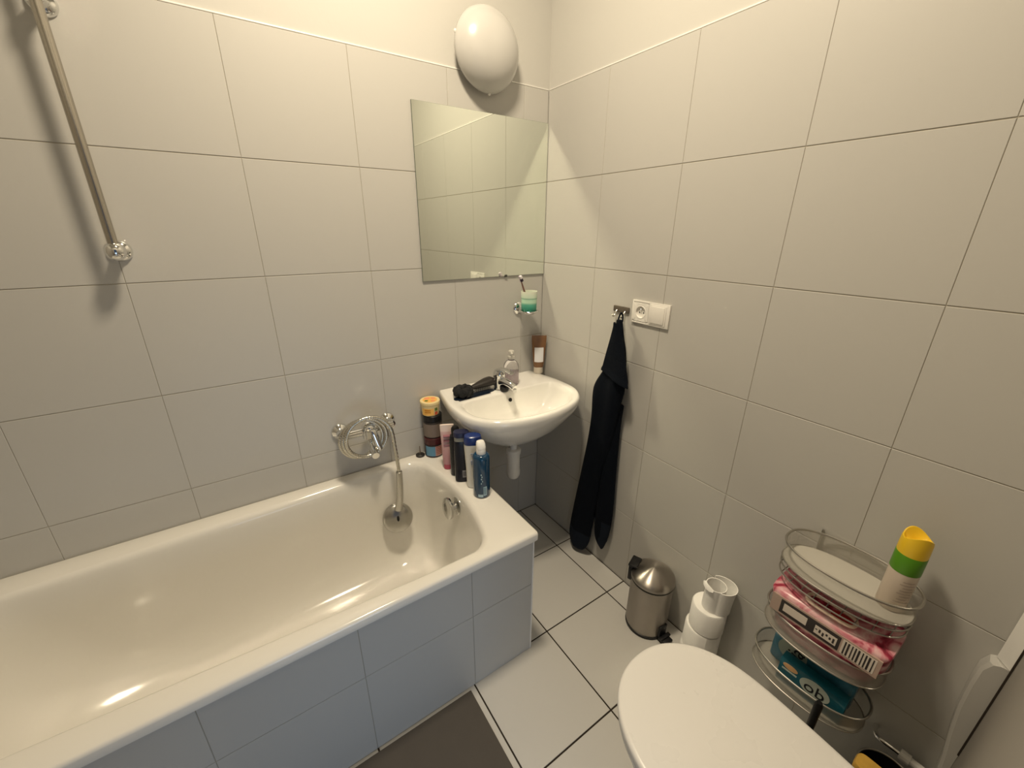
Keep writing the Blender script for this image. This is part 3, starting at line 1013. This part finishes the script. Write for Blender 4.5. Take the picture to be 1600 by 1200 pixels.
obj('handle', bm, mat('satin chrome', (0.50, 0.49, 0.46, 1), 0.24, 1.0, noise=0.03), hs)
nrm = Vector((-0.18, -0.86, 0.42)).normalized()
cen = Vector((0.064, -0.122, -0.395))
mo = orient(nrm, cen)
bm = bm_new()
lathe(bm, [(0.054, -0.014), (0.060, -0.012), (0.0615, -0.007), (0.059, -0.001), (0.048, 0.004), (0.032, 0.009), (0.015, 0.0115), (0.001, 0.012)], 44, mtx=mo)
obj('head', bm, mat('satin chrome', (0.50, 0.49, 0.46, 1), 0.24, 1.0, noise=0.03), hs, 60)
bm = bm_new()
lathe(bm, [(0.001, 0.0105), (0.009, 0.0112), (0.0085, 0.0135), (0.001, 0.0140)], 20, mtx=mo @ Matrix.Diagonal((0.6, 1.3, 1, 1)))
obj('button', bm, BLACKP, hs)

# ================================================================== hook, towel, socket
t = thing('wall_hook', 'small brown metal double hook on the tiles left of the socket', 'hook', (0, -0.487, 1.199))
bm = bm_new()
box(bm, (-0.007, -0.038, -0.0115), (0.0, 0.038, 0.0115), 0.003)
obj('plate', bm, mat('bronze plate', srgb(98, 90, 80), 0.45, 0.3), t)
for y in (-0.020, 0.020):
    bm = bm_new()
    tube(bm, spline([(-0.005, y, -0.006), (-0.010, y, -0.012), (-0.014, y, -0.022), (-0.022, y, -0.027), (-0.028, y, -0.020)], 6), 0.0034, 12)
    obj('prong', bm, mat('pale metal', (0.75, 0.73, 0.68, 1), 0.25, 0.8), t)


def cloth_strip(bm, rows, xc, th, folds, N=44):
    """Soft hanging cloth: rows of (z, y_left, y_right, scale)."""
    rings = []
    for z, yl, yr, s in rows:
        ring = []
        c, h = (yl + yr) / 2, abs(yr - yl) / 2
        for k in range(N):
            a = 2 * PI * k / N
            ca, sa = math.cos(a), math.sin(a)
            y = c + h * math.copysign(abs(ca) ** 0.8, ca)
            w = th * s * (1 + 0.30 * math.sin(folds * (y * 60) + z * 3) * (sa < 0))
            ring.append(Vector((xc + w * sa, y, z)))
        rings.append(ring)
    loft(bm, rings)


def rows_between(data, n=40):
    """data: (z, yl, yr, s) resampled with a spline."""
    zs = [Vector((d_[0], d_[1], d_[2])) for d_ in data]
    ss = [Vector((d_[3], 0, 0)) for d_ in data]
    m = max(2, n // (len(data) - 1))
    return [(a.x, a.y, a.z, b.x) for a, b in zip(spline(zs, m), spline(ss, m))]


tw = thing('hand_towel', 'dark navy towel hanging gathered from the brown wall hook', 'towel', (0, 0, 0))
bm = bm_new()
cloth_strip(bm, rows_between([(1.168, -0.506, -0.529, 0.5), (1.10, -0.500, -0.545, 0.8), (1.05, -0.493, -0.560, 1), (0.965, -0.467, -0.572, 1.1), (0.90, -0.432, -0.575, 1.15), (0.85, -0.421, -0.566, 1.15),
                              (0.74, -0.424, -0.552, 1.05), (0.62, -0.413, -0.538, 1.0), (0.476, -0.392, -0.508, 1.0), (0.30, -0.363, -0.490, 1.0), (0.18, -0.346, -0.478, 1.05),
                              (0.10, -0.338, -0.468, 1.1), (0.055, -0.341, -0.452, 1.0), (0.030, -0.356, -0.436, 0.8), (0.022, -0.372, -0.420, 0.4)], 60), -0.044, 0.021, 1.0)
cloth_strip(bm, rows_between([(0.83, -0.500, -0.566, 0.8), (0.748, -0.505, -0.560, 0.9), (0.62, -0.490, -0.562, 1), (0.47, -0.458, -0.567, 1), (0.391, -0.462, -0.571, 1), (0.26, -0.474, -0.570, 1),
                              (0.18, -0.484, -0.560, 1), (0.135, -0.505, -0.548, 0.8), (0.105, -0.527, -0.538, 0.4)], 50), -0.026, 0.019, 1.2)
for f in bm.faces:
    zc = f.calc_center_median().z
    f.material_index = 1 if (zc < 0.128 and f.calc_center_median().y > -0.475) or (zc < 0.262 and f.calc_center_median().y < -0.472 and f.calc_center_median().x > -0.046) else 0
obj('cloth', bm, [NAVY, NAVYB], tw, 60)
bm = bm_new()
rings = []
for i in range(24):
    f = i / 23
    row = []
    yl = -0.512 + (-0.470 + 0.512) * f ** 1.2
    yr = -0.530 + (-0.606 + 0.530) * f ** 0.8
    zb = 1.16 + (0.965 - 1.16) * f
    for k in range(17):
        g = k / 16
        y = yl + (yr - yl) * g
        z = zb - 0.038 * f * g
        x = -0.056 - 0.012 * math.sin(PI * g) - 0.004 * math.sin(6 * g + 3 * f) * f - (0.004 if f > 0.93 else 0)
        row.append(Vector((x, y, z)))
    rings.append(row)
loft(bm, rings, cap0=False, cap1=False, closed=False)
bmesh.ops.solidify(bm, geom=bm.faces[:], thickness=-0.007)
obj('folded_flap', bm, NAVY, tw, 60)
bm = bm_new()
tube(bm, spline([(-0.040, -0.507, 1.160), (-0.034, -0.506, 1.178), (-0.028, -0.509, 1.1915), (-0.022, -0.513, 1.178), (-0.030, -0.520, 1.160)], 6), 0.0032, 8)
obj('hanging_loop', bm, NAVY, tw)

t = thing('socket_and_switch', 'white double plate with wall socket and light switch beside the towel hook', 'socket', (0, -0.6185, 1.2035))
bm = bm_new()
SOCK = mat('switch plastic', (0.80, 0.78, 0.74, 1), 0.28, noise=0.01)
Y0, Y1, ZH = 0.006, 0.0725, 0.0345
box(bm, (-0.0008, -0.078, -0.040), (0.0, 0.078, 0.040))
for lo, hi in (((-0.0785, -0.0405), (Y0, 0.0405)), ((Y1, -0.0405), (0.0785, 0.0405)), ((Y0 - 0.002, ZH), (Y1 + 0.002, 0.0405)), ((Y0 - 0.002, -0.0405), (Y1 + 0.002, -ZH))):
    box(bm, (-0.0078, lo[0], lo[1]), (-0.0006, hi[0], hi[1]), 0.0008)
obj('frame', bm, SOCK, t)
bm = bm_new()
mo = orient((-1, 0, 0), (-0.0010, 0.0393, 0.0))
n_ = 64
def sq(h, z):
    out = []
    for k in range(n_):
        c_, s_ = math.cos(2 * PI * (k + 0.5) / n_), math.sin(2 * PI * (k + 0.5) / n_)
        f_ = h / max(abs(c_), abs(s_))
        out.append(Vector((c_ * f_, s_ * f_, z)))
    return out
def ci(r, z):
    return [Vector((r * math.cos(2 * PI * (k + 0.5) / n_), r * math.sin(2 * PI * (k + 0.5) / n_), z)) for k in range(n_)]
loft(bm, [sq(0.0330, 0.0), sq(0.0330, 0.0072), sq(0.0322, 0.0078), ci(0.0235, 0.0078), ci(0.0228, 0.0086), ci(0.0208, 0.0086), ci(0.0198, 0.0078), ci(0.0192, 0.0006)], mtx=mo, cap0=False)
obj('socket_insert', bm, SOCK, t)
bm = bm_new()
for dy, dz in ((-0.0085, 0.002), (0.0085, 0.002)):
    lathe(bm, [(0.0026, 0), (0.0026, 0.0006)], 12, mtx=mo @ T(dy, -dz, 0.0007))
obj('contact_hole', bm, BLACKP, t)
bm = bm_new()
lathe(bm, [(0.0024, 0), (0.0024, 0.0075), (0.001, 0.009)], 12, mtx=orient((-1, 0, 0), (-0.0016, 0.0393, 0.0105)))
obj('earth_pin', bm, CHROME, t)
bm = bm_new()
box(bm, (-0.0125, -0.061, -0.0295), (-0.0070, -0.0055, 0.0295), 0.0022)
box(bm, (-0.0100, -0.0665, -0.0345), (-0.0068, -0.0010, 0.0345), 0.0015)
obj('rocker_switch', bm, SOCK, t)

# ================================================================== pedal bin
t = thing('pedal_bin', 'small round stainless steel pedal bin against the right wall', 'pedal bin', (-0.0855, -0.842, 0))
bm = bm_new()
lathe(bm, [(0.070, 0.012), (0.0765, 0.014), (0.0775, 0.018), (0.0775, 0.228)], 56)
obj('body', bm, STEEL, t)
bm = bm_new()
lathe(bm, [(0.074, 0.0), (0.0785, 0.002), (0.0785, 0.013), (0.076, 0.0145)], 56)
obj('base_ring', bm, BLACKP, t)
bm = bm_new()
lathe(bm, [(0.0785, 0.234), (0.0805, 0.236), (0.0805, 0.247), (0.0775, 0.253), (0.066, 0.263), (0.048, 0.273), (0.028, 0.281), (0.010, 0.285), (0.001, 0.2855)], 72)
obj('lid', bm, STEEL, t, 40)
bm = bm_new()
lathe(bm, [(0.0775, 0.226), (0.0800, 0.228), (0.0800, 0.2345), (0.0775, 0.236)], 56)
obj('rim_seal', bm, BLACKP, t)
bm = bm_new()
mb = R(20, 'Z')
box(bm, (-0.026, 0.072, 0.195), (0.026, 0.088, 0.268), 0.004, mtx=mb)
box(bm, (-0.030, 0.055, 0.262), (0.030, 0.090, 0.272), 0.004, mtx=mb)
obj('hinge_bracket', bm, BLACKP, t)
bm = bm_new()
mb = R(-4, 'Z')
box(bm, (-0.020, -0.116, 0.006), (0.020, -0.076, 0.020), 0.003, mtx=mb)
box(bm, (-0.019, -0.083, 0.012), (0.019, -0.0720, 0.066), 0.003, mtx=mb)
box(bm, (-0.026, -0.100, 0.019), (0.026, -0.086, 0.027), 0.002, mtx=mb)
obj('pedal', bm, BLACKP, t)

# ================================================================== toilet paper tower
TPX, TPY = -0.0665, -1.052
TPN = ['lowest toilet roll of the white tower on the floor beside the bin', 'second toilet roll from the bottom of the white tower beside the bin',
       'third toilet roll from the bottom of the white tower beside the bin']
for i in range(3):
    dx, dy = ((0.000, 0.010), (-0.003, 0.005), (0.002, -0.001))[i]
    t = thing('toilet_roll', TPN[i], 'toilet roll', (TPX + dx, TPY + dy, 0.0005 + 0.0955 * i), i * 1.3, 'toilet rolls stacked in a tower by the wall')
    bm = bm_new()
    pr_ = [(0.021, 0.001), (0.052, 0.0), (0.0555, 0.004), (0.0555, 0.090), (0.052, 0.095), (0.021, 0.094)]
    lathe(bm, pr_ + [pr_[0]], 48, cap0=False, cap1=False)
    # loose outer sheet
    rings = [[Vector(((0.0585 + 0.0035 * max(0, k / 20 - 0.4)) * math.cos(2.6 + 1.2 * k / 20), (0.0585 + 0.0035 * max(0, k / 20 - 0.4)) * math.sin(2.6 + 1.2 * k / 20), z)) for k in range(21)] for z in (0.001, 0.05, 0.094)]
    loft(bm, rings, cap0=False, cap1=False, closed=False)
    obj('paper', bm, PAPER, t)
    bm = bm_new()
    lathe(bm, [(0.0200, 0.0), (0.0212, 0.0), (0.0212, 0.095), (0.0200, 0.095), (0.0200, 0.0)], 32, cap0=False, cap1=False)
    obj('cardboard_core', bm, mat('cardboard', srgb(150, 132, 108), 0.9), t)
t = thing('toilet_roll', 'nearly used-up toilet roll with loose paper on top of the tower', 'toilet roll', (TPX + 0.004, TPY - 0.004, 0.0005 + 0.0955 * 3), 0, 'toilet rolls stacked in a tower by the wall')
bm = bm_new()
# a thin tube of paper, its last turn swinging wide on the right
sp = []
for k in range(120):
    if k < 80:
        a, r_, g = math.radians(-490 + 360 * k / 79), 0.0315, 0.0
    else:
        g = (k - 79) / 40.0
        a = math.radians(-130 + 165 * g)
        r_ = 0.033 + 0.024 * math.sin(PI * min(1.0, g * 0.86)) ** 0.9
    sp.append((r_ * math.cos(a) - 0.006, r_ * math.sin(a) - 0.004, g))
rings = [[Vector((x, y - 0.008 * (z / 0.094) ** 2 * math.sin(PI * min(1, g)), z + (0.005 * math.sin(PI * min(1, g)) if z > 0.05 else 0))) for i, (x, y, g) in enumerate(sp)] for z in (0.0015, 0.03, 0.06, 0.094)]
loft(bm, rings, cap0=False, cap1=False, closed=False)
bmesh.ops.solidify(bm, geom=bm.faces[:], thickness=0.0022)
# corner of paper folded over the rim
rings = [[Vector((-0.006 + (0.0305 + 0.009 * u) * math.cos(a), -0.004 + (0.0305 + 0.009 * u) * math.sin(a), 0.094 + 0.007 * math.sin(PI * u) * w_ - 0.012 * u * w_ + 0.006 * w_)) for u in (0, 0.33, 0.66, 1.0)]
         for a, w_ in ((2.0, 0.2), (2.3, 1.0), (2.7, 1.3), (3.1, 1.0), (3.4, 0.2))]
loft(bm, rings, cap0=False, cap1=False, closed=False)
obj('paper', bm, PAPER, t, 60)

# ================================================================== wire shelf on the right wall
SHY, SHX = -1.346, -0.087
t = thing('wire_shelf', 'three-tier oval wire shelf on the tiled wall between the toilet rolls and corner', 'shelf', (0, SHY, 0))
FROST = mat('frosted plastic band', (0.50, 0.48, 0.42, 1), 0.35, alpha=0.42, noise=0.02)
TRAY = mat('off-white tray', (0.50, 0.48, 0.43, 1), 0.4, noise=0.02)
for i, (zt, zb) in enumerate(((0.716, 0.664), (0.510, 0.456), (0.346, 0.292))):
    tier = bpy.data.objects.new('tier', None)
    COL.objects.link(tier)
    tier.parent = t
    a_, b_ = 0.081, 0.134
    bm = bm_new()
    tube(bm, sell(SHX, 0, a_, b_, zt, 2.35, 96), 0.0030, 8, closed=True)
    tube(bm, sell(SHX, 0, a_ * 0.985, b_ * 0.985, zb, 2.35, 96), 0.0023, 8, closed=True)
    obj('wire_rim', bm, WIRE, tier)
    bm = bm_new()
    loft(bm, [sell(SHX, 0, a_ * 0.985, b_ * 0.985, zb + 0.002, 2.35, 96), sell(SHX, 0, a_ - 0.002, b_ - 0.002, zt - 0.001, 2.35, 96)], cap0=False, cap1=False)
    obj('band', bm, FROST, tier)
    bm = bm_new()
    loft(bm, [sell(SHX, 0, a_ * 0.975, b_ * 0.975, zb - 0.001, 2.35, 96), sell(SHX, 0, a_ * 0.975, b_ * 0.975, zb + 0.0015, 2.35, 96)])
    obj('tray', bm, TRAY if i == 0 else mat('smoky tray', (0.42, 0.40, 0.35, 1), 0.35, alpha=0.55), tier)
    if i == 0:
        bm = bm_new()
        for z_, s_ in ((0.648, 0.985), (0.626, 0.975)):
            tube(bm, sell(SHX, 0, a_ * s_, b_ * s_, z_, 2.35, 96), 0.0020, 8, closed=True)
        for k in range(9):
            y = -0.112 + 0.028 * k
            hx = a_ * 0.96 * (1 - (abs(y) / b_) ** 2.35) ** (1 / 2.35)
            tube(bm, [(SHX - hx, y, 0.626), (SHX, y, 0.622), (SHX + hx, y, 0.626)], 0.0013, 6)
        obj('wire_basket', bm, WIRE, tier)
for y in (-0.085, 0.085):
    bm = bm_new()
    tube(bm, [(-0.006, y, 0.285), (-0.006, y, 0.5), (-0.006, y, 0.722)], 0.003, 8)
    obj('upright', bm, WIRE, t)

# spray can on the top tier
t = thing('spray_can', 'white spray can with green band and yellow cap on the shelf top tier', 'spray can', (-0.078, -1.433, 0.6662))
bm = bm_new()
lathe(bm, [(0.0245, 0), (0.0265, 0.003), (0.0265, 0.105)], 40)
obj('can_body', bm, mat('pinkish white can', srgb(206, 192, 178), 0.3), t)
bm = bm_new()
for k in range(8):
    jar_label(bm, 0.0268, 0.030 + 0.008 * k, 0.0325 + 0.008 * k, math.radians(-170 + 7 * (k % 3)), math.radians(-110 - 5 * (k % 2)), 0)
obj('printed_lettering', bm, mat('faint print', srgb(176, 160, 150), 0.4), t, 0)
bm = bm_new()
lathe(bm, [(0.0268, 0.105), (0.027, 0.106), (0.027, 0.150), (0.0266, 0.151)], 40)
obj('green_band', bm, mat('leaf green', srgb(82, 140, 22), 0.35), t)
bm = bm_new()
n_ = 40
rings = []
for (r_, z_, sl) in ((0.0262, 0.151, 0), (0.0268, 0.155, 0), (0.0262, 0.188, 0.005), (0.0250, 0.196, 0.008), (0.0228, 0.196, 0.008), (0.0175, 0.186, 0.006), (0.010, 0.180, 0.0)):
    rings.append([Vector((r_ * math.cos(2 * PI * k / n_), r_ * math.sin(2 * PI * k / n_), z_ + sl * math.cos(2 * (2 * PI * k / n_ - 0.6)))) for k in range(n_)])
loft(bm, rings)
obj('cap', bm, mat('yellow cap', srgb(236, 196, 40), 0.35), t)

# pink floral pack on the second tier
t = thing('pads_pack', 'pink floral soft pack with barcode on the shelf middle tier', 'hygiene pack', (-0.092, -1.352, 0.4578))
FLO = blotch_mat('pink petals film', [(0.30, srgb(112, 10, 34)), (0.40, srgb(168, 48, 76)), (0.50, srgb(214, 138, 150)), (0.64, srgb(232, 200, 200))], 15, 0.3)
bm = bm_new()
rings = []
for z, fx, fy, n_ in ((0.0, 0.84, 0.82, 2.6), (0.006, 0.90, 0.90, 2.7), (0.045, 0.94, 0.95, 3.0), (0.062, 1.0, 0.99, 4.5), (0.10, 1.02, 1.0, 6), (0.121, 1.02, 1.02, 8)):
    rings.append(sell(0, 0, 0.067 * fx, 0.124 * fy, z, n_, 72))
top = []
for s_ in (0.985, 0.8, 0.55, 0.3, 0.08):
    top.append([Vector((q.x, q.y, 0.126 + 0.014 * (1 - s_ ** 2) + 0.10 * (q.x + 0.067) * s_ * 0.6)) for q in sell(0, 0, 0.068 * s_, 0.127 * s_, 0, 7, 72)])
loft(bm, rings + top)
obj('film_wrap', bm, FLO, t, 60)
bm = bm_new()
box(bm, (-0.0700, -0.116, 0.064), (-0.0660, 0.114, 0.117))
obj('back_panel', bm, mat('grey pink film', srgb(176, 154, 142), 0.35), t, 0)
bm = bm_new()
X = -0.0706
box(bm, (X, 0.020, 0.070), (-0.0695, 0.092, 0.112), mi=0)
box(bm, (X - 0.0005, 0.030, 0.080), (X, 0.084, 0.104), mi=1)
box(bm, (X, -0.040, 0.070), (-0.0695, 0.020, 0.112), mi=0)
box(bm, (X - 0.0005, -0.034, 0.078), (X, 0.012, 0.102), mi=1)
for k in range(6):
    box(bm, (X - 0.0009, -0.030 + 0.0072 * k, 0.082 + 0.004 * (k % 3)), (X - 0.0004, -0.026 + 0.0072 * k, 0.096 - 0.003 * (k % 2)), mi=0)
box(bm, (X, -0.108, 0.070), (-0.0695, -0.044, 0.112), mi=1)
for k in range(9):
    w_ = (0.0022, 0.0036, 0.0028)[k % 3]
    box(bm, (X - 0.0005, -0.104 + 0.0066 * k, 0.072), (X, -0.104 + 0.0066 * k + w_, 0.110), mi=0)
obj('barcode_print', bm, [mat('black print', srgb(38, 30, 30), 0.4), mat('white print', srgb(214, 204, 194), 0.4)], t, 0)
bm = bm_new()
mo = T(-0.040, 0.000, 0.1440) @ R(-2, 'Y')
tube(bm, [mo @ Vector((q.x, q.y, 0)) for q in sell(0, 0, 0.020, 0.050, 0, 3.4, 56)], 0.0042, 8, closed=True)
obj('carry_loop', bm, mat('cream plastic loop', srgb(228, 206, 186), 0.4), t)
bm = bm_new()
mo = T(-0.042, -0.024, 0.1410) @ R(-2, 'Y')
loft(bm, [[mo @ Vector((q.x, q.y, z)) for q in sell(0, 0, 0.015, 0.022, 0, 3, 32)] for z in (-0.001, 0.0015)])
obj('red_sticker', bm, mat('red sticker', srgb(170, 30, 28), 0.35), t)

# teal packs on the lowest tier
t = thing('teal_pack', 'tall pale blue hygiene pack standing at the back of the lowest tier', 'hygiene pack', (-0.062, -1.345, 0.2938))
bm = bm_new()
rings = [sell(0, 0, 0.026 * f, 0.098 * g, z, 5, 56) for z, f, g in ((0, 0.9, 0.95), (0.005, 1, 0.99), (0.06, 1, 1), (0.108, 0.96, 1), (0.116, 0.7, 0.97))]
loft(bm, rings)
tmx = blotch_mat('teal film', [(0.3, srgb(36, 92, 112)), (0.5, srgb(62, 124, 150)), (0.7, srgb(96, 150, 178))], 9, 0.3)
obj('film_wrap', bm, tmx, t, 60)
bm = bm_new()
loft(bm, [[Vector((x, 0.044 + q.x, 0.066 + q.y)) for q in sell(0, 0, 0.036, 0.034, 0, 2, 40)] for x in (-0.0272, -0.0262)])
obj('oval_print', bm, mat('pale oval print', srgb(158, 170, 158), 0.4), t, 0)
bm = bm_new()
mo = Matrix(((0, 0, -1, -0.0278), (-1, 0, 0, 0.038), (0, 1, 0, 0.062), (0, 0, 0, 1))) @ R(68, 'Z')
text(bm, 'ria', 0.052, mo)
obj('lettering', bm, mat('dark ink', srgb(18, 22, 30), 0.4), t, 0)

t = thing('tampon_box', 'small teal cardboard box lettered ob at the front of the lowest tier', 'box', (-0.123, -1.366, 0.2938), math.radians(1))
bm = bm_new()
box(bm, (-0.0155, -0.076, 0), (0.0155, 0.074, 0.080), 0.0012, mi=0)
obj('carton', bm, mat('teal carton', srgb(16, 92, 110), 0.4, noise=0.08), t)
bm = bm_new()
loft(bm, [[Vector((x, -0.012 + q.x, 0.050 + q.y)) for q in sell(0, 0, 0.034, 0.0255, 0, 2, 40)] for x in (-0.0166, -0.0156)])
box(bm, (-0.0162, 0.030, 0.046), (-0.0156, 0.066, 0.051))
obj('oval_print', bm, mat('pale print oval', srgb(190, 200, 192), 0.4), t, 0)
bm = bm_new()
loft(bm, [[Vector((x, 0.048 + q.x, 0.063 + q.y)) for q in sell(0, 0, 0.018, 0.009, 0, 2.0, 32)] for x in (-0.0162, -0.0156)])
obj('peach_print', bm, mat('peach ink', srgb(222, 178, 130), 0.4), t, 0)
bm = bm_new()
mo = Matrix(((0, 0, -1, -0.0170), (-1, 0, 0, -0.012), (0, 1, 0, 0.048), (0, 0, 0, 1)))
text(bm, 'ob', 0.046, mo)
obj('lettering', bm, mat('dark ink', srgb(18, 22, 30), 0.4), t, 0)

# ================================================================== toilet
TX = -0.506
LIDZ = 0.430


def lid_ring(z, ins=0.0, back=-1.565, tip=-1.088, a=0.196):
    out = []
    n = 56
    a -= ins
    cy = -1.315
    b = abs(tip - cy) - ins
    for k in range(n + 1):
        t_ = PI * k / n
        c, s = math.cos(t_), math.sin(t_)
        out.append(Vector((TX + a * math.copysign(abs(c) ** (2 / 2.15), c), cy + b * abs(s) ** (2 / 2.15), z)))
    bk = back + ins
    for k in range(1, 10):
        f = k / 10
        out.append(Vector((TX - a + 0.012 * f * f, cy + (bk + 0.03 - cy) * f, z)))
    for k in range(0, 9):
        ang = PI + PI / 2 * k / 8
        out.append(Vector((TX - a + 0.042 + 0.03 * math.cos(ang), bk + 0.03 + 0.03 * math.sin(ang), z)))
    for k in range(0, 9):
        ang = 1.5 * PI + PI / 2 * k / 8
        out.append(Vector((TX + a - 0.042 + 0.03 * math.cos(ang), bk + 0.03 + 0.03 * math.sin(ang), z)))
    for k in range(9, 0, -1):
        f = k / 10
        out.append(Vector((TX + a - 0.012 * f * f, cy + (bk + 0.03 - cy) * f, z)))
    return out


tl = thing('toilet', 'white toilet with closed lid against the front wall', 'toilet', (0, 0, 0))
bm = bm_new()
loft(bm, [lid_ring(LIDZ - 0.022, 0.006), lid_ring(LIDZ - 0.019, 0.001), lid_ring(LIDZ - 0.009, 0.0), lid_ring(LIDZ - 0.004, 0.0015), lid_ring(LIDZ - 0.001, 0.005), lid_ring(LIDZ, 0.012)])
obj('lid', bm, LIDP, tl, 50)
bm = bm_new()
loft(bm, [lid_ring(LIDZ - 0.042, 0.008), lid_ring(LIDZ - 0.040, 0.004), lid_ring(LIDZ - 0.028, 0.003), lid_ring(LIDZ - 0.0245, 0.007)])
obj('seat', bm, LIDP, tl, 50)
bm = bm_new()


def bowl_ring(z, s, tip, a):
    return lid_ring(z, 0.0, NEAR + 0.004, tip, a)


loft(bm, [bowl_ring(0.0005, 1, -1.235, 0.120), bowl_ring(0.02, 1, -1.23, 0.118), bowl_ring(0.10, 1, -1.225, 0.115), bowl_ring(0.20, 1, -1.19, 0.130), bowl_ring(0.29, 1, -1.135, 0.160),
          bowl_ring(0.35, 1, -1.110, 0.178), bowl_ring(0.378, 1, -1.104, 0.182), bowl_ring(0.386, 1, -1.108, 0.178)])
obj('bowl', bm, CERAMIC, tl, 50)
for x in (-0.08, 0.08):
    bm = bm_new()
    tube(bm, [(TX + x - 0.02, -1.573, LIDZ - 0.022), (TX + x, -1.573, LIDZ - 0.022), (TX + x + 0.02, -1.573, LIDZ - 0.022)], 0.009, 14)
    obj('hinge', bm, CHROME, tl)

# toilet brush
t = thing('toilet_brush', 'toilet brush with upright black handle between the toilet and the shelf', 'toilet brush', (-0.212, -1.405, 0))
bm = bm_new()
lathe(bm, [(0.042, 0.0005), (0.046, 0.004), (0.044, 0.12), (0.047, 0.125), (0.044, 0.125), (0.041, 0.118), (0.040, 0.008)], 36)
obj('holder', bm, WHITEP, t)
bm = bm_new()
tube(bm, [(0, 0, 0.03), (0, 0, 0.30), (0, 0, 0.392), (0, 0, 0.400)], [0.007, 0.0082, 0.0090, 0.006], 18)
obj('handle', bm, BLACKP, t)

# water connection and cleaning things in the corner
t = thing('water_connection', 'chrome pipe with white nut low on the right wall beside the toilet', 'pipe', (-0.036, -1.50, 0.245))
bm = bm_new()
tube(bm, spline([(0.0345, 0.004, -0.004), (0.016, 0.003, -0.002), (0.0, -0.010, 0.0), (0.0, -0.04, 0.0), (0.0, -0.068, 0.001)], 5), 0.006, 16)
obj('pipe', bm, CHROME, t)
bm = bm_new()
lathe(bm, [(0.009, 0), (0.0135, 0.001), (0.0135, 0.020), (0.0095, 0.021), (0.0095, 0.060), (0.007, 0.0735)], 10, mtx=orient((0, -1, 0), (0, -0.050, 0.001)))
obj('nut', bm, WHITEP, t)
t = thing('black_tub', 'tall round black container with pale rim in the corner behind the toilet', 'container', (-0.125, -1.549, 0))
bm = bm_new()
lathe(bm, [(0.045, 0.0005), (0.049, 0.004), (0.058, 0.245), (0.055, 0.245), (0.046, 0.008), (0.001, 0.007)], 40, cap1=False)
obj('tub', bm, BLACKP, t)
bm = bm_new()
tube(bm, [(0.0572 * math.cos(2 * PI * k / 48), 0.0572 * math.sin(2 * PI * k / 48), 0.246) for k in range(48)], 0.0025, 8, closed=True)
obj('rim', bm, WIRE, t)
bm = bm_new()
rings = []
for z, f in ((0.0, 0.92), (0.006, 1.0), (0.02, 0.98), (0.05, 0.98), (0.075, 0.95), (0.082, 0.86)):
    rings.append([q + Vector((-0.10 * z, 0.08 * z, 0)) for q in sell(0, 0, 0.026 * f, 0.034 * f, z, 4, 40)])
loft(bm, rings)
tag(obj('sponge', bm, mat('yellow sponge', srgb(206, 164, 72), 0.95, noise=0.2, nscale=60, bump=0.9, bscale=140), loc=(-0.145, -1.530, 0.185)),
    'pale yellow sponge standing in the black container behind the toilet', 'sponge')
